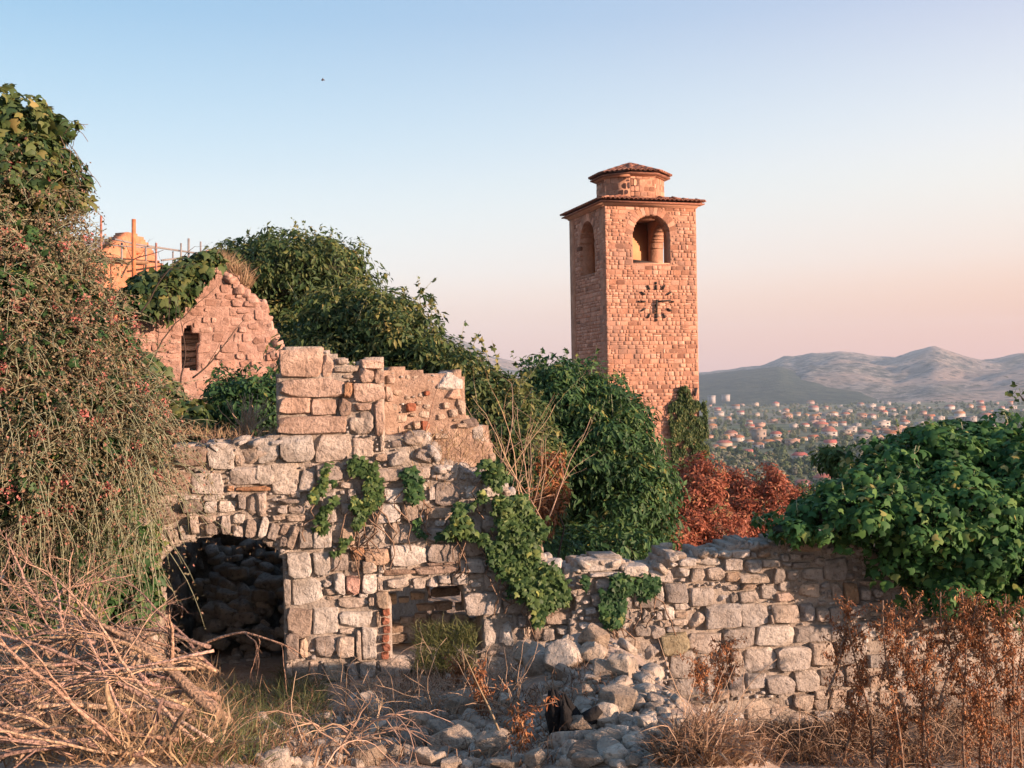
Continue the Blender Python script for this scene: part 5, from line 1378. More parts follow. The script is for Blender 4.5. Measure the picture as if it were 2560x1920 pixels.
# ------------------------------------------------------------------ bare twigs, dead branches, dry plants
def grow(mb, p, d, L, r0, rnd, depth=2, droop=-.05, n=9, wig=.16, twig=.5, k=5, tw=.55):
    pts = [p.copy()]; rad = [r0]; kids = []
    for i in range(n):
        d = unit(d + rnd.normal(size=3) * wig + np.array([0, 0, droop]))
        p = p + d * L / n; pts.append(p.copy()); rad.append(r0 * (1 - .75 * (i + 1) / n))
        if depth > 0 and i > 0 and rnd.random() < twig:
            s = unit(d + rnd.normal(size=3) * tw); kids.append((p.copy(), s, L * rnd.uniform(.3, .6) * (1 - .4 * i / n), rad[-1] * .62))
    mb.tube(pts, rad, k if depth > 0 else 3)
    for a in kids: grow(mb, *a, rnd, depth - 1, droop, max(4, n - 3), wig * 1.1, twig, max(3, k - 1), tw)
r = np.random.default_rng(30)
def branch(label, px, py, Y, dirv, L, r0, seed, mat=M['deadwood'], depth=2, group="cut branches heaped before the doorway", wig=.14, droop=.0, twig=.55, name="dead_branch", cat="branch"):
    rd = np.random.default_rng(seed); p = np.array(P(px, py, Y))
    t = thing(name, label, cat, p, group)
    mb = MB(); grow(mb, p, unit(np.array(dirv, float)), L, r0, rd, depth, droop, 10, wig, twig)
    o = mb.build("branch_wood", mat, t, smooth=True); q = rd.uniform(.6, 1.35); o.color = (q, q * rd.uniform(.92, 1.06), q * rd.uniform(.88, 1.1), 1)
    return t
branch("thickest pale branch of the heap, bending towards the doorway's foot", 570, 1815, 5.9, (-.75, .1, .62), 1.3, .042, 1, wig=.13, droop=-.05)
branch("second thick branch low in the heap, forking sideways from the same butt", 545, 1820, 5.8, (-.9, .05, .32), 1.35, .036, 2, wig=.12, droop=-.03)
branch("upright forked branch end in front of the doorway opening", 420, 1690, 6.3, (.12, 0, 1), .45, .018, 3, depth=1)
branch("thin arching branch crossing the doorway opening", 470, 1640, 6.5, (.6, .1, .35), .8, .012, 4, depth=2, droop=-.14)
for k in range(56):
    u = r.random()
    px = r.uniform(120, 560); py = r.uniform(1600, 1900); Y = r.uniform(5.4, 6.9)
    g = on_ground(px, min(py + 60, 1915)); Y = min(Y, g.y)
    a = r.uniform(-.05, .75)
    branch(f"{['pale', 'reddish', 'grey-brown'][k % 3]} dry branch lying {['low', 'midway', 'high'][int((1900 - py) / 101)]} in the brushwood heap, {'towards the doorway' if px > 340 else 'towards the thicket'}", px, py, Y, (-1, r.normal() * .35, a), r.uniform(.7, 1.35), r.uniform(.008, .019), 100 + k, droop=-.055 + r.normal() * .02, wig=.13, twig=.78)
for k in range(18):
    px = r.uniform(-60, 260); py = r.uniform(1480, 1750); Y = r.uniform(6.0, 7.2)
    branch("dry twiggy branch standing up at the far side of the brushwood heap", px, py, Y, (-.35 + r.normal() * .4, r.normal() * .3, .8), r.uniform(.4, .8), r.uniform(.007, .013), 200 + k, droop=-.03, wig=.16, twig=.7)
for k in range(12):
    px = r.uniform(60, 480); py = r.uniform(1500, 1640); Y = r.uniform(6.3, 7.2)
    branch("thin dry branch arching over the top of the brushwood heap", px, py + 60, Y, (.5 + r.normal() * .5, r.normal() * .3, .5), r.uniform(.4, .75), r.uniform(.007, .012), 260 + k, droop=-.1, wig=.14, twig=.7)
for k, (x, y, dx, L, rad, lab) in enumerate([(300, 1860, -.1, .36, .042, "broad sawn stump end at the middle of the brushwood heap"), (250, 1850, -.25, .28, .028, "thin sawn stump leaning beside the broad one"), (365, 1895, .05, .34, .036, "tall reddish sawn stump end, the one nearest the doorway"), (395, 1865, .8, .3, .03, "slanting sawn limb propped against the tall stump end"), (185, 1900, -.4, .3, .03, "sawn stump end at the lower edge of the brushwood heap")]):
    t = branch(lab, x, y + 30, 5.25, (dx, .1, 1), L, rad, 300 + k, mat=M['bark'], depth=0, wig=.07, group=None, name="sawn_stump", cat="stump")
# brush on the right of the heap
for k in range(22):
    px = r.uniform(760, 960); py = r.uniform(1790, 1930)
    g = on_ground(px, py)
    branch("thin pale twig lying in the dry brush below the house wall", px, py, min(g.y, 6.5), (-.3 + r.normal() * .7, r.normal() * .3, .45), r.uniform(.3, .7), r.uniform(.004, .008), 340 + k, mat=M['paletwig'], droop=-.1, wig=.2, twig=.6, group="pale twigs in the brush", name="dry_twig", cat="twig")
branch("curly pale twig standing before the corner of the house wall", 850, 1880, 5.9, (.2, .1, 1), .42, .009, 380, mat=M['paletwig'], depth=2, wig=.22, group=None, name="dry_twig", cat="twig")
branch("straight broken cane leaning over the rubble", 1262, 1862, 6.4, (-.42, .3, .9), .62, .010, 381, mat=M['paletwig'], depth=0, wig=.03, group=None, name="dry_cane", cat="cane")
branch("long dark bare branch curving before the pink gable", 1020 / 4.608 + 260, 600 + 1590 / 4.608, 16, (.8, 0, .45), 1.15, .014, 382, mat=M['darkbark'], depth=1, wig=.06, droop=.09, twig=.3, group=None, name="bare_branch", cat="branch")
for k, (x, y, dx, L, lab) in enumerate([(330, 800, .1, 1.5, "thin bare sapling rising before the gable's ivy"), (300, 680, .95, 1.25, "long bare branch leaning across the gable ivy"), (262, 600, .5, .75, "bare twiggy top poking out of the thicket by the scaffolding"), (390, 830, .12, 1.2, "bare forked sapling before the slit window")]):
    branch(lab, x * K, y * K, 15.5, (dx, 0, 1), L, .014, 390 + k, mat=M['darkbark'], depth=2, wig=.12, droop=0, twig=.4, group=None, name="bare_branch", cat="branch")
for k in range(16):
    px = r.uniform(1225, 1400); py = r.uniform(1240, 1340)
    branch("pale bare stem rising behind the ivy bank", px, py, 12.5 + r.normal() * .4, (r.normal() * .25, 0, 1), r.uniform(.9, 1.8), r.uniform(.006, .011), 420 + k, mat=M['paletwig'], depth=2, wig=.1, droop=-.02, twig=.35, group="pale bare stems behind the ivy bank", name="bare_shrub", cat="shrub")
# brown hanging leaves beside those stems
r = np.random.default_rng(31)
dc = [ell(1190, 1050, 13.5, 30, 90, .3), ell(1160, 1110, 13.2, 25, 60, .3)]
bush("withered_creeper", "withered brown creeper hanging among the pale bare stems", "creeper", dc, 900, .085, 'crumple', M['brown_leaf'], nclump=40, clump=.15, seed=32, core=0, stems=3, spread=.3)
# tumbled dry shrub on the wall top, cane by the stub
t = thing("dry_shrub", "round dry tumbleweed shrub on the wall beside the tall stub", "shrub", Q(530, 935, 10.6))
mb = MB()
for k in range(46):
    a = r.uniform(0, 6.28); p = np.array(Q(535, 938, 10.6 + r.normal() * .1)); d = unit(np.array([math.cos(a) * .7, r.normal() * .4, .8 + .3 * math.sin(a)])); pts = []
    for q in range(10): pts.append(p.copy()); p = p + d * .045; d = unit(d + np.array([-d[0] * .12 * 2, 0, -.05]) + r.normal(size=3) * .14)
    mb.tube(pts, list(np.linspace(.006, .003, 10)), 3)
mb.build("twigs", M['paletwig'], t, 'stuff')
branch("single reddish cane leaning against the plastered wall stub", 1055, 1112, 10.35, (.42, .1, 1), .62, .012, 450, mat=M['deadwood'], depth=0, wig=.05, group=None, name="dry_cane", cat="cane")

# ---- dry stalks with hanging brown leaves
r = np.random.default_rng(40)
STK = [(2180, 1900, 2130, 1560), (2250, 1930, 2210, 1500), (2300, 1930, 2330, 1560), (2330, 1940, 2300, 1640), (2420, 1940, 2400, 1470), (2430, 1800, 2480, 1600), (2480, 1940, 2450, 1500), (2520, 1940, 2520, 1490), (2545, 1950, 2560, 1560), (2200, 1700, 2290, 1520), (2350, 1780, 2440, 1490), (2120, 1900, 2150, 1650), (2070, 1740, 2130, 1500), (2500, 1720, 2420, 1520), (2390, 1700, 2350, 1480), (2290, 1720, 2240, 1540), (2220, 1930, 2260, 1760), (2460, 1930, 2440, 1720), (2540, 1760, 2500, 1500),
       (1790, 1740, 1800, 1610), (1822, 1700, 1826, 1600), (1750, 1730, 1746, 1640), (2105, 1640, 2125, 1560), (1215, 1790, 1190, 1690), (1300, 1900, 1290, 1760), (1130, 1720, 1150, 1660)]
big_ = sorted(q[0] for q in STK if q[0] > 2000)
ORD2 = 'first second third fourth fifth sixth seventh eighth ninth tenth eleventh twelfth thirteenth fourteenth fifteenth sixteenth seventeenth eighteenth nineteenth twentieth'.split()
for k, (x0, y0, x1, y1) in enumerate(STK):
    Y = 8.7 + .7 * r.random() if x0 > 2000 else (9.2 if x0 > 1700 else 7.2)
    if x0 < 1700: Y = on_ground(x0, y0).y
    p0 = np.array(P(x0, y0, Y)); p1 = np.array(P(x1, y1, Y + r.normal() * .2)); L = np.linalg.norm(p1 - p0)
    if x0 > 2000: lab, g = f"{'tall' if y0 - y1 > 330 else 'short'} dry stalk with shrivelled rusty leaves, {ORD2[min(19, big_.index(x0))]} from the squared blocks", "dry stalks before the low wall's ivy end"
    elif x0 > 1700: lab, g = "short dry stalk with rusty leaves at the foot of the low wall's squared blocks", "dry stalks at the foot of the squared blocks"
    else: lab, g = "short dry stalk with orange leaves standing in the rubble before the niche", "dry stalks in the rubble"
    t = thing("dry_stalk", lab, "plant", p0, g)
    mb = MB(); pts = [p0 * (1 - q) + p1 * q + np.array([math.sin(q * 5 + k) * .03, 0, 0]) for q in np.linspace(0, 1, 8)]
    mb.tube(pts, list(np.linspace(.012, .005, 8)), 5)
    side = []
    for q in range(int(5 + L * 3)):
        f = r.uniform(.25, .95); a = p0 * (1 - f) + p1 * f; d = unit(np.array([r.normal(), r.normal() * .5, .7])); ln = r.uniform(.1, .28)
        mb.tube([a, a + d * ln * .5, a + d * ln + np.array([0, 0, -.02])], [.005, .004, .003], 3); side.append((a, d * ln))
    mb.build("stem", M['bark'], t)
    n = int(800 * L) + 100
    f = r.uniform(.0, 1, n); pos = p0 * (1 - f)[:, None] + p1 * f[:, None] + r.normal(size=(n, 3)) * np.array([.034, .034, .03])
    ks = r.integers(0, len(side), n // 2); fr = r.random(n // 2)
    pos[:n // 2] = np.array([side[i][0] + side[i][1] * q for i, q in zip(ks, fr)]) + r.normal(size=(n // 2, 3)) * .015
    leaves("withered_leaves", pos, r.normal(size=(n, 3)), np.array([0, 0, -1.0]) + r.normal(size=(n, 3)) * .4, r.uniform(.012, .046, n), 'crumple', M['brown_leaf'], r.random(n), t)

M['drystraw'] = leaf_mat("dry_straw", [(0, (.11, .055, .03)), (.5, (.20, .115, .065)), (.85, (.30, .19, .115)), (1, (.42, .31, .2))], transl=.1)
# ---- dry grass and small weeds
def blades(name, pts, h, mat, seed, w=.004, lean=.5, sag=.5, kind='stuff', parent=None):
    rd = np.random.default_rng(seed); pts = np.asarray(pts); n = len(pts)
    d = unit(np.stack([rd.normal(size=n) * lean, rd.normal(size=n) * lean, np.ones(n)], 1)); L = h * rd.uniform(.35, 1.2, n)
    side = unit(np.stack([rd.normal(size=n), rd.normal(size=n) * .4, rd.normal(size=n) * .2], 1))
    m = pts + d * (L * .55)[:, None]; d2 = unit(d + np.stack([rd.normal(size=n) * .4, rd.normal(size=n) * .4, -np.full(n, sag)], 1)); e = m + d2 * (L * .5)[:, None]
    W = (w * rd.uniform(.6, 1.5, n))[:, None]
    V = np.stack([pts - side * W, pts + side * W, m - side * W * .8, m + side * W * .8, e], 1).reshape(-1, 3)
    b = (np.arange(n) * 5)[:, None]
    me = npmesh(name, V, tris=(b + np.array([[2, 3, 4]])).reshape(-1, 3), quads=(b + np.array([[0, 1, 3, 2]])).reshape(-1, 4), rnd=np.concatenate([rd.random(n)] * 2))
    o = link(name, me, mat, parent, kind); o.color = (1, 1, 1, 0)
    return o
def ground_pts(rects, n, seed, lift=0):
    rd = np.random.default_rng(seed); out = []
    dirs = []
    for k in range(n):
        x0, y0, x1, y1 = rects[rd.integers(len(rects))]
        dirs.append((rd.uniform(x0, x1), rd.uniform(y0, y1)))
    ys = np.linspace(4.2, 13, 300)
    for px, py in dirs:
        d = P(px, py, 1.0); out.append((d.x, d.z))
    D = np.array(out); X = D[:, :1] * ys; Yg = np.broadcast_to(ys, X.shape); Z = D[:, 1:] * ys
    T = terrain(X, Yg); below = Z < T; k = below.argmax(1); ok = below.any(1)
    i = np.arange(n)
    return np.stack([X[i, k], ys[k], T[i, k] + lift], 1)[ok]
def clumpy(p, seed, f=1.6, t=-.05):
    return p[fbm(np.stack([p[:, 0] * f, p[:, 1] * f, p[:, 0] * 0 + seed], -1), 3, seed) > t]
g1 = ground_pts([(1760, 1790, 2200, 1919), (1850, 1800, 2300, 1919), (2000, 1780, 2600, 1919), (1650, 1860, 1850, 1919)], 9000, 50)
blades("dry_grass", clumpy(g1, 3, 1.6, -.2), .24, M['drystraw'], 51, lean=.9, sag=.7)
g2 = ground_pts([(860, 1700, 1340, 1919), (1000, 1640, 1300, 1760), (1320, 1620, 1560, 1919), (640, 1760, 900, 1919), (1000, 1500, 1200, 1640)], 6500, 52)
blades("dry_grass", clumpy(g2, 4, 2.2, .0), .17, M['drystraw'], 53, lean=.8, sag=.7, w=.003)
g3 = ground_pts([(440, 1740, 700, 1919), (560, 1720, 820, 1850), (700, 1690, 800, 1780)], 3800, 54)
blades("green_weeds", g3, .2, M['weed'], 55, lean=.9, sag=.4, w=.0025)
blades("dry_grass", g3[::2] + np.array([.02, -.03, 0]), .22, M['drystraw'], 63, lean=1.0, sag=.6, w=.003)
g4 = ground_pts([(0, 1700, 560, 1919), (0, 1500, 420, 1720)], 5000, 56)
blades("dry_grass", g4, .3, M['straw'], 57, lean=.8, sag=.5)
mb = MB(); tr2 = np.random.default_rng(64); gtw = ground_pts([(1700, 1800, 2600, 1919), (1800, 1760, 2500, 1900), (860, 1720, 1300, 1800), (2050, 1720, 2600, 1919), (2050, 1780, 2600, 1919)], 1000, 65)
for p in gtw:
    d = unit(np.array([tr2.normal(), tr2.normal() * .6, .9])); L = tr2.uniform(.2, .75); pts = []
    for q in range(7): pts.append(p.copy()); p = p + d * L / 7; d = unit(d + np.array([0, 0, -.12]) + tr2.normal(size=3) * .2)
    mb.tube(pts, list(np.linspace(.004, .0018, 7)), 3)
mb.build("dry_tangle", M['paletwig'], None, 'stuff')
# weeds in the niche and on wall tops
rn = np.random.default_rng(58)
nb_ = np.array([np.array(P(rn.uniform(1040, 1190), rn.uniform(1570, 1690), 10.25)) for _ in range(1400)])
blades("green_weeds", nb_, .16, M['weed'], 59, lean=.9, sag=.4, w=.003)
wt = np.array([np.array(W1.at(*W1.px(rn.uniform(1010, 1230), rn.uniform(1085, 1230)), rn.uniform(-.35, 0.03))) for _ in range(900)] + [np.array(W1.at(*W1.px(rn.uniform(430, 720), 1086 + rn.uniform(0, 18)), -rn.uniform(.1, .5))) for _ in range(500)])
blades("dry_grass", wt, .16, M['straw'], 60, lean=.8, sag=.5, w=.003)
gt = np.array([np.array(W5.at(*W5.px(*zr(260, 600, 4.608, [(1300 + 380 * f + rn.normal() * 15, 290 + 260 * f ** 1.4 + rn.normal() * 10)])[0]), -rn.uniform(0, .6))) for f in rn.random(900)])
blades("dry_grass", gt, .42, M['straw'], 61, lean=.55, sag=.3, w=.007)
ww = np.array([np.array(W1.at(*W1.px(rn.uniform(430, 1150), rn.uniform(1100, 1400)), .02)) for _ in range(700)])
blades("dry_grass", ww, .07, M['straw'], 62, lean=1.2, sag=1.0, w=.002)

# ------------------------------------------------------------------ rubble
rub = np.random.default_rng(70)
RUB = []
def rubs(x0, y0, sc, rects):
    for q in rects:
        a, b, c, d, lab = q[:5]
        RUB.append((x0 + a / sc, y0 + b / sc, x0 + c / sc, y0 + d / sc, lab, q[5] if len(q) > 5 else None))
LT = (1.15, 1.13, 1.1); DK = (.62, .6, .58)
rubs(1160, 1340, 3.95, [(1140, 730, 1400, 960, "blocky boulder topmost of the stone heap, against the dark ivy curtain"), (1165, 910, 1415, 1190, "tall rounded boulder second from the top of the stone heap"), (1140, 1085, 1400, 1290, "squat boulder under the tall rounded one in the stone heap"), (825, 1080, 1195, 1390, "largest round boulder perched over the charred stump"), (510, 1070, 760, 1290, "brownish boulder leaning on the wall foot beside the largest round boulder"), (600, 1160, 880, 1400, "half-buried boulder between the wall foot and the largest round boulder"),
    (1280, 1260, 1510, 1490, "squarish pale boulder with a cut front face on the heap's sunny flank"), (1410, 1200, 1650, 1480, "long mottled boulder tilted beside the squarish pale one"), (1580, 1240, 1715, 1370, "small boulder at the outer edge of the heap, towards the squared blocks"), (885, 1310, 1110, 1480, "dark boulder resting on top of the charred stump", DK), (1190, 1420, 1330, 1530, "small pale boulder under the squarish pale one", LT), (1090, 1500, 1300, 1670, "pitted boulder right beside the charred stump"), (805, 1090, 900, 1160, "little white stone wedged above the largest round boulder", LT)])
rubs(840, 1600, 2.765, [(1830, 350, 2080, 560, "long slanting grey boulder on the outer slope of the heap"), (1790, 475, 1950, 640, "pale chunky boulder below the long slanting one", LT), (1610, 540, 1810, 690, "brownish round boulder below the charred stump"), (1480, 655, 1690, 780, "low boulder at the lower end of the heap beside a thin cane"), (1740, 640, 1990, 790, "big pitted grey boulder near the bottom of the heap"), (1585, 750, 1900, 870, "dark flat slab lying under the big pitted boulder", DK), (1650, 800, 1850, 900, "tan boulder cut off by the lower picture edge"), (1850, 770, 2020, 885, "angular white-grey rock by the straw", LT), (2010, 815, 2110, 900, "blue-grey rock next to the angular white-grey one", DK),
    (770, 390, 985, 550, "rounded boulder with orange leaves over it in the hollow"), (1135, 395, 1215, 480, "bright white shard in the hollow of the rubble", LT), (470, 515, 640, 660, "angular boulder standing behind the dark cube-like block"), (455, 650, 640, 785, "dark cube-like block with a pale edge", DK), (650, 620, 960, 810, "long wedge-shaped grey boulder beside the cube-like block"), (630, 590, 790, 680, "flat stone behind the long wedge-shaped boulder"), (790, 580, 910, 680, "small boulder behind the tip of the long wedge-shaped boulder"), (970, 650, 1200, 850, "upright pale boulder under the leaning cane", LT), (1265, 510, 1365, 630, "brown rounded stone in the middle of the hollow"), (1160, 570, 1280, 680, "grey cracked stone below the bright white shard"),
    (330, 590, 480, 700, "round mossy boulder in the brush below the house wall"), (235, 580, 370, 690, "flat pale stone leaning in the brush beside the mossy boulder", LT), (150, 670, 260, 750, "small boulder deep in the dry brush"), (120, 740, 330, 900, "large boulder at the lower edge in the dry brush"), (530, 770, 700, 890, "pale jagged boulder at the lower edge under the cube-like block", LT), (180, 390, 310, 540, "boulder half hidden at the corner of the house wall"), (370, 750, 460, 830, "small grey stone between the jagged boulder and the brush"), (1430, 400, 1520, 500, "pale stone against the dark side of the charred stump", LT), (1400, 480, 1470, 580, "small whitish stone at the charred stump's foot", LT), (2090, 535, 2230, 640, "white flat rock on the outer earth slope", LT), (1990, 670, 2140, 780, "broken pale slab in the earth slope by the straw", LT), (1310, 790, 1450, 900, "angular stone at the lower edge by the thin cane"), (480, 20, 600, 110, "pale wedge stone lying inside the niche", LT), (1720, 275, 1820, 350, "small round stone above the pitted boulder"), (1060, 840, 1300, 900, "flat stone at the lower edge below the upright pale boulder"), (720, 840, 860, 900, "little whitish stone at the lower edge beside the jagged boulder", LT), (1140, 330, 1240, 390, "flat pale chip above the bright white shard", LT)])
pr = protos('rubble', M['rubble'])
for (x0, y0, x1, y1, lab, col) in RUB:
    px, py = (x0 + x1) / 2, (y0 + y1) / 2
    g = on_ground(px, y0 + (y1 - y0) * .72)
    Y = g.y
    c = P(px, py, Y); w = (x1 - x0) * Y / F; h = (y1 - y0) * Y / F
    o = put("boulder", pr[rub.integers(len(pr))], None, c + Vector((0, 0, .02)), (w * 1.16, (w + h) * .55, h * 1.16), (rub.normal() * .12, rub.normal() * .12, rub.uniform(-.5, .5)), col or [(1, 1, 1), (.85, .83, .8), (.95, .9, .84)][rub.integers(3)])
    tag(o, lab, "boulder", "boulders of the stone heap")
gp = ground_pts([(860, 1680, 1560, 1919), (1380, 1600, 1640, 1919), (1500, 1680, 1700, 1919), (1000, 1750, 1640, 1919), (640, 1800, 900, 1919)], 1500, 71)
jr = Join()
for k, p in enumerate(gp):
    s = rub.choice([.03, .045, .07, .11], p=[.55, .3, .12, .03]) * rub.uniform(.7, 1.3)
    jr.add(protos('small', M['rubble'])[rub.integers(10)], p + np.array([0, 0, s * .15]), (s * rub.uniform(.8, 1.6), s * rub.uniform(.8, 1.4), s * rub.uniform(.5, 1)), (rub.normal() * .4, rub.normal() * .4, rub.uniform(0, 6)), rub.random())
jr.build("rubble", M['rubble'], None)
# litter on the doorway floor and the loose stones of its back slope
jr = Join()
for k in range(420):
    x = cl.x + (cr.x - cl.x) * rub.random(); f = rub.random() ** .7; y = cl.y + 3.2 * f; z = -2.85 + max(0, f - .45) * 2.3 * rub.uniform(.85, 1.1)
    s = rub.uniform(.04, .12) if f < .5 else rub.uniform(.08, .24)
    jr.add(protos('small', M['rubble'])[rub.integers(10)], (x, y, z), (s * 1.4, s, s * .7), (rub.normal() * .4, rub.normal() * .4, rub.uniform(0, 6)), rub.random())
jr.build("rubble", M['rubble'], None)
# charred stump
st_ = thing("charred_stump", "black charred tree stump at the middle of the stone heap", "stump", on_ground(1425, 1820))
SY = on_ground(1425, 1810).y - .28
mb = MB()
for k in range(11):      # a splintered, hollow burnt trunk leaning to one side
    f = k / 10; a = P(1395 + 82 * f, 1850, SY + rub.normal() * .05); top = 1712 + 95 * abs(f - .22) + rub.uniform(-14, 18)
    e = P(1376 + 66 * f + rub.normal() * 4, top, SY + rub.normal() * .04); m_ = (a + e) / 2 + Vector((rub.normal() * .015, rub.normal() * .02, 0))
    mb.tube([a, m_, e], [.05, .042, .008], 5)
mb.build("stump_wood", M['char'], st_)
mb = MB(); mb.tube([P(1440, 1822, SY - .03), P(1478, 1792, SY - .05), P(1500, 1772, SY - .05)], [.06, .05, .03], 6); mb.build("root", M['char'], st_)

# ------------------------------------------------------------------ the valley: houses and trees
M['white'] = flat_mat("white_render", (.37, .33, .30)); M['roof_red'] = plain_mat("red_roof", (.33, .13, .07), var=.35, scale=.8, bump=.2)
M['farwall'] = flat_mat("far_wall", (.34, .31, .29)); M['glass_dark'] = flat_mat("window_dark", (.05, .055, .065), .3)
def house_meshes(roofkind):
    m = {}
    b = MB(); b.box((0, 0, .5), (1, .75, 1)); m['wall'] = b.mesh("wall")
    if roofkind == 'gable':
        b = MB(); V = [(-.525, -.40, .98), (.525, -.40, .98), (.525, .40, .98), (-.525, .40, .98), (-.525, 0, 1.44), (.525, 0, 1.44), (-.525, -.40, 1.02), (.525, -.40, 1.02), (.525, .40, 1.02), (-.525, .40, 1.02)]
        b.add(V, [(0, 1, 7, 6), (2, 3, 9, 8), (6, 7, 5, 4), (8, 9, 4, 5), (0, 6, 4, 9, 3), (1, 2, 8, 5, 7), (0, 3, 2, 1)])
    elif roofkind == 'hip':
        b = MB(); V = [(-.525, -.40, .98), (.525, -.40, .98), (.525, .40, .98), (-.525, .40, .98), (-.3, 0, 1.4), (.3, 0, 1.4), (-.525, -.40, 1.02), (.525, -.40, 1.02), (.525, .40, 1.02), (-.525, .40, 1.02)]
        b.add(V, [(0, 1, 7, 6), (2, 3, 9, 8), (1, 2, 8, 7), (3, 0, 6, 9), (6, 7, 5, 4), (8, 9, 4, 5), (7, 8, 5), (9, 6, 4), (0, 3, 2, 1)])
    else:
        b = MB(); b.box((0, 0, 1.03), (1.06, .81, .1)); b.box((.2, .1, 1.13), (.3, .3, .14))
    m['roof'] = b.mesh("roof")
    return m
HM = {k: house_meshes(k) for k in ('gable', 'hip', 'flat')}
b = MB(); b.box((0, 0, 0), (.13, .03, .22)); WIN = b.mesh("window"); WIN.materials.append(M['glass_dark'])
for k in HM:
    HM[k]['wall'].materials.append(M['white']); HM[k]['roof'].materials.append(M['white'] if k == 'flat' else M['roof_red'])
HS = []
def houses(lst, row):
    for (x, y, w, kind, colr) in lst: HS.append((1740 + x / 2.698, 820 + y / 2.698, w / 2.698, kind, colr, row))
houses([(455, 1062, 90, 'flat', 'white'), (565, 1068, 120, 'hip', 'cream'), (715, 1055, 125, 'hip', 'white'), (860, 1030, 105, 'hip', 'pink')], "the row nearest the red shrubs")
houses([(700, 872, 105, 'hip', 'white'), (945, 828, 85, 'flat', 'peach'), (345, 840, 75, 'gable', 'cream'), (395, 872, 42, 'gable', 'white'), (490, 858, 85, 'hip', 'brown'), (165, 822, 60, 'hip', 'white'), (250, 800, 38, 'gable', 'white'), (130, 803, 50, 'hip', 'pink'), (420, 798, 75, 'hip', 'white'), (830, 885, 60, 'flat', 'grey')], "the olive grove's row")
houses([(285, 750, 80, 'gable', 'white'), (235, 722, 70, 'hip', 'pink'), (200, 735, 48, 'hip', 'peach'), (425, 738, 82, 'flat', 'unfinished grey'), (540, 728, 72, 'hip', 'white'), (545, 752, 64, 'hip', 'pink'), (485, 768, 78, 'hip', 'cream'), (92, 732, 46, 'hip', 'peach'), (650, 770, 80, 'flat', 'peach'), (718, 745, 58, 'gable', 'white')], "the unfinished block's row")
houses([(105, 668, 65, 'hip', 'brown'), (900, 712, 90, 'hip', 'white'), (893, 695, 80, 'hip', 'pink'), (1040, 680, 90, 'flat', 'white'), (1228, 742, 58, 'flat', 'peach'), (1275, 700, 78, 'hip', 'white'), (1215, 690, 52, 'gable', 'white'), (1360, 690, 84, 'flat', 'peach'), (1320, 728, 80, 'gable', 'white'), (795, 692, 38, 'gable', 'white'), (620, 702, 54, 'gable', 'grey'), (1140, 708, 90, 'hip', 'brown'), (1385, 740, 70, 'hip', 'cream'), (1120, 735, 100, 'flat', 'grey'), (1010, 700, 70, 'flat', 'cream')], "the crowded middle row")
houses([(790, 640, 56, 'flat', 'pink'), (660, 664, 46, 'flat', 'white'), (735, 658, 46, 'hip', 'white'), (920, 652, 56, 'hip', 'grey'), (1085, 648, 56, 'flat', 'grey'), (1250, 646, 92, 'flat', 'white'), (840, 662, 80, 'hip', 'brown'), (1400, 605, 46, 'hip', 'peach'), (1515, 645, 64, 'flat', 'white'), (1575, 652, 54, 'hip', 'peach'), (1610, 690, 58, 'hip', 'pink'), (1640, 612, 54, 'flat', 'white'), (1960, 660, 105, 'flat', 'grey'), (2070, 656, 60, 'flat', 'peach'), (360, 636, 44, 'hip', 'cream'), (520, 622, 52, 'flat', 'peach'), (215, 612, 44, 'hip', 'pink')], "the white hall's row")
houses([(800, 605, 56, 'hip', 'pink'), (740, 588, 44, 'hip', 'peach'), (822, 582, 38, 'flat', 'peach'), (938, 598, 62, 'flat', 'pink'), (925, 580, 60, 'hip', 'white'), (1010, 588, 54, 'hip', 'grey'), (1120, 590, 64, 'hip', 'peach'), (1185, 598, 54, 'hip', 'white'), (615, 600, 54, 'hip', 'peach'), (585, 576, 36, 'flat', 'white'), (607, 556, 42, 'hip', 'peach'), (555, 560, 34, 'flat', 'grey'), (300, 575, 44, 'gable', 'white'), (235, 583, 36, 'flat', 'white'), (145, 548, 48, 'hip', 'peach'), (1330, 582, 54, 'flat', 'grey'), (1760, 615, 90, 'flat', 'white'), (1850, 618, 80, 'flat', 'grey')], "the last row but one")
houses([(1020, 560, 54, 'flat', 'grey'), (1240, 546, 52, 'flat', 'peach'), (1320, 552, 44, 'hip', 'grey'), (1180, 530, 52, 'flat', 'white'), (970, 526, 36, 'flat', 'white'), (1430, 540, 44, 'flat', 'white'), (2060, 566, 70, 'flat', 'white'), (1990, 560, 36, 'hip', 'white'), (2125, 535, 60, 'flat', 'grey'), (2200, 556, 36, 'flat', 'white'), (1570, 535, 30, 'flat', 'white'), (1110, 522, 40, 'hip', 'grey')], "the farthest row")
WC = {'white': (1.15, 1.13, 1.1), 'cream': (1.05, .95, .82), 'peach': (1.12, .80, .66), 'pink': (1.1, .84, .76), 'brown': (.62, .5, .42), 'grey': (.82, .82, .82), 'unfinished grey': (.7, .62, .56)}
ORD = "first second third fourth fifth sixth seventh eighth ninth tenth eleventh twelfth thirteenth fourteenth fifteenth sixteenth seventeenth eighteenth nineteenth twentieth".split()
hr = np.random.default_rng(90)
rows = {}
for h in HS: rows.setdefault(h[5], []).append(h)
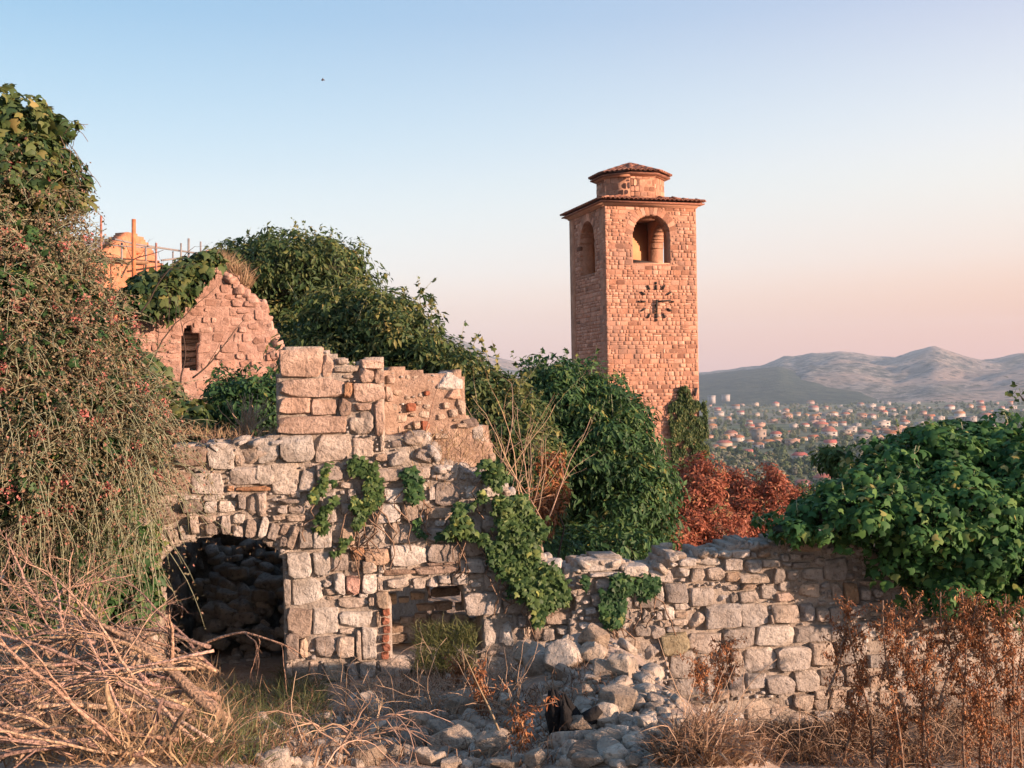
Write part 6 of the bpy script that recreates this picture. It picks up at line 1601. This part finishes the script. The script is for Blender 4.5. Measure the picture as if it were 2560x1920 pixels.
for row, lst in rows.items():
    lst.sort()
    for i, (px, py, w, kind, colr, _) in enumerate(lst):
        g = hit_z(px, py + w * .26, -64.5)
        W_ = w * g.y / F; yaw = hr.normal() * .35
        t = thing("house", f"{colr} {'flat-roofed' if kind == 'flat' else 'red ' + kind + '-roofed'} house, {ORD[i]} from the tower in {row}"[:118], "house", (g.x, g.y, -66), "houses of the valley town")
        W_ = 1.15 * W_ / (abs(math.cos(yaw)) + .75 * abs(math.sin(yaw)))
        hh = W_ * (.95 if 'unfinished' in colr else hr.uniform(.40, .58))
        M4 = Matrix.Rotation(yaw, 3, 'Z')
        for nm in ('wall', 'roof'):
            me = HM[kind][nm]
            rk = .55 if (nm == 'roof' and kind != 'flat') else 1.0
            o = put(nm, me, t, (g.x, g.y, -65.5 - (0)), (W_, W_, hh), (0, 0, yaw), None)
            if nm == 'wall': wo = o
            if nm == 'wall' or kind == 'flat': o.color = (*WC[colr], 1)
            else: o.color = (*[c * hr.uniform(.75, 1.25) for c in (1, 1, 1)], 1)
        for wx, wz, f in [(-.3, .32, 0), (0, .32, 0), (.3, .32, 0), (-.3, .72, 0), (.3, .72, 0)][: 5 if w > 20 else 3]:
            o = bpy.data.objects.new("window", WIN); COL.objects.link(o); o.parent = wo      # in the wall's own unit box
            o.location = (wx, -.375, wz); o.scale = (1, .9, .9)
for k, (x, y, w, h, lab) in enumerate([(1140, 372, 30, 14, "pale block"), (1280, 372, 10, 26, "slim white tower"), (1420, 378, 120, 12, "long pale shed"), (1630, 352, 120, 6, "long low white shed"), (105, 468, 40, 16, "small white block"), (200, 458, 44, 8, "long white block")]):
    g = P(1740 + x / 2.698, 820 + y / 2.698, 3900 if x > 300 else 2750); b = MB(); k1 = g.y / F / 2.698
    t = thing("far_building", f"{lab} alone on the far hillside {'beside the tower' if x < 300 else 'below the bare slope'}", "building", (g.x, g.y, g.z - 12))
    b.box((g.x, g.y, g.z - 6), (w * k1, 25, h * k1 + 12)); b.build("wall", M['farwall'], t)
    b = MB(); b.box((g.x, g.y, g.z + h * k1 / 2 + .8), (w * k1 + 2, 27, 1.5)); o = b.build("roof", M['farwall'], t)
for k in range(105):
    px = hr.uniform(1770, 2560); py = 1006 + 112 * hr.random() ** 1.3
    if any(abs(px - q[0]) < q[2] * .7 and abs(py - q[1]) < 9 for q in HS): continue
    w = hr.uniform(11, 19) * (1 + (py - 1006) / 110)
    HS.append((px, py, w, 'x', '', ''))
    kind = ['hip', 'gable', 'flat', 'gable'][hr.integers(4)]
    g = hit_z(px, py + w * .26, -64.5); W_ = w * g.y / F; yaw = hr.normal() * .5; hh = W_ * hr.uniform(.42, .62)
    t = thing("house", "tiny pale house half lost among the trees of the valley town", "house", (g.x, g.y, -66), "tiny houses of the valley town")
    cc = [WC['white'], WC['cream'], WC['peach'], WC['pink'], WC['grey']][hr.integers(5)]
    for nm in ('wall', 'roof'):
        o = put(nm, HM[kind][nm], t, (g.x, g.y, -65.5), (W_, W_, hh), (0, 0, yaw))
        o.color = (*cc, 1) if (nm == 'wall' or kind == 'flat') else (*[q * hr.uniform(.7, 1.3) for q in (1, 1, 1)], 1)
# trees of the valley
M['tree'] = leaf_mat("valley_tree", [(0, (.045, .072, .028)), (.35, (.08, .108, .045)), (.6, (.135, .145, .075)), (.8, (.21, .195, .13)), (1, (.27, .24, .17))], transl=.05, rough=.9)
def tree_mesh(seed, n=150, tall=1.0):
    rd = np.random.default_rng(seed)
    d = unit(rd.normal(size=(n, 3))); rr2 = rd.uniform(.72, 1.0, n) * (1 + .25 * vnoise(d * 2 + seed, seed))
    p = d * rr2[:, None] * np.array([.5, .5, .5 * tall]) + np.array([0, 0, .55 * tall])
    T = np.array(LEAF['small'][0]); Fc = np.array(LEAF['small'][1])
    nr = unit(d + rd.normal(size=(n, 3)) * .3); al = unit(np.cross(nr, rd.normal(size=(n, 3)))); sd = np.cross(al, nr)
    V = p[:, None] + .33 * ((T[None, :, 0, None]) * sd[:, None] * 1.3 + (T[None, :, 1, None] - .5) * al[:, None])
    V2, F2 = ICO2
    core = V2 * np.array([.40, .40, .40 * tall]) * (1 + .25 * vnoise(V2 * 2.5 + seed, seed))[:, None] + np.array([0, 0, .55 * tall])
    V = np.concatenate([V.reshape(-1, 3), core]); tr = np.concatenate([(Fc[None] + (np.arange(n) * 4)[:, None, None]).reshape(-1, 3), F2 + n * 4])
    me = npmesh("crown", V, tris=tr); me.materials.append(M['tree']); return me
TM = [tree_mesh(k, 110, t) for k, t in enumerate((.9, 1.0, .8, 1.2, .95, 1.1))]
b = MB(); b.tube([(0, 0, -.35), (0, 0, .5)], [.05, .03], 5); TRK = b.mesh("trunk"); TRK.materials.append(M['darkbark'])
tr_ = np.random.default_rng(95)
TP = []
for k in range(5200):
    px = tr_.uniform(1700, 2600); py = 1008 + 262 * tr_.random() ** 1.25
    g = hit_z(px, py, -65)
    if g.y > 3200 or g.y < 330: continue
    dn = fbm(np.array([[g.x * .006, g.y * .004, 1.0]]), 3, 5)[0]
    if dn < -.25 and tr_.random() < .6: continue
    bad = False
    for (hx, hy, w, *_r) in HS:
        if abs(px - hx) < w * .6 and -w * .35 < py - hy < w * .45: bad = True; break
    if bad and tr_.random() < .9: continue
    s = tr_.uniform(3, 6.5) * (1.2 if py < 1180 else 1.0)
    TP.append((s / g.y, g, s, dn))
TP.sort(key=lambda t: -t[0])
jtr = Join()
def tri_add(jn, me, loc, s, rnd):
    pass
FV, FT, FR = [], [], []; nn_ = 0
for k, (q, g, s, dn) in enumerate(TP):
    me = TM[tr_.integers(6)]; z0 = th(g.x, g.y) if False else -65.0
    if k < 290:
        t = thing("tree", ["dark round tree growing among the valley houses", "greyish olive tree growing in the valley groves"][int(dn > 0)], "tree", (g.x, g.y, -65.5), "trees of the valley floor")
        o = put("crown", me, t, (g.x, g.y, -65.5 + s * .1), (s, s, s), (0, 0, tr_.uniform(0, 6)))
        put("trunk", TRK, t, (g.x, g.y, -65.5 + s * .3), (s, s, s), (0, 0, 0))
        o.color = (1, 1, 1, 0) ; o["tone"] = 0
        c = tr_.uniform(.75, 1.25)
        o.color = (1, 1, 1, 1)
    else:
        if me not in _cache:
            V = np.zeros(len(me.vertices) * 3, np.float32); me.vertices.foreach_get("co", V)
            _cache[me] = (V.reshape(-1, 3), np.array([list(p.vertices) for p in me.polygons], np.int32))
        V, Fc = _cache[me]
        sub = tr_.random(len(Fc)) < (.55 if k < 1500 else .35)
        FV.append(V * s + np.array([g.x, g.y, -65.5 + s * .05])); FT.append(Fc[sub] + nn_); nn_ += len(V); FR.append(np.full(sub.sum(), np.clip(.42 + dn * .5 + tr_.normal() * .22, 0, 1)))
me = npmesh("valley_trees", np.concatenate(FV), tris=np.concatenate(FT), rnd=np.concatenate(FR))
o = link("valley_trees", me, M['tree'], None, 'stuff'); o.color = (1, 1, 1, 0)

# ---- a bird high in the sky
bd = thing("bird", "tiny dark bird high in the clear sky", "bird", Q(697, 172, 70))
c = Q(697, 172, 70); mb = MB(); mb.tube([c + Vector((-.02, 0, -.09)), c, c + Vector((.02, 0, .10))], [.015, .05, .02], 6); mb.build("body", M['darkbark'], bd)
for sgn in (-1, 1):
    mb = MB(); mb.add([c + Vector((0, 0, .05)), c + Vector((.10 * sgn, .1, .03)), c + Vector((.12 * sgn, .12, -.03)), c + Vector((0, 0, -.04)), c + Vector((0, .012, .05)), c + Vector((.10 * sgn, .112, .03)), c + Vector((.12 * sgn, .132, -.03)), c + Vector((0, .012, -.04))],
                      [(0, 1, 2, 3), (7, 6, 5, 4), (0, 4, 5, 1), (1, 5, 6, 2), (2, 6, 7, 3), (3, 7, 4, 0)]); mb.build("wing", M['darkbark'], bd)
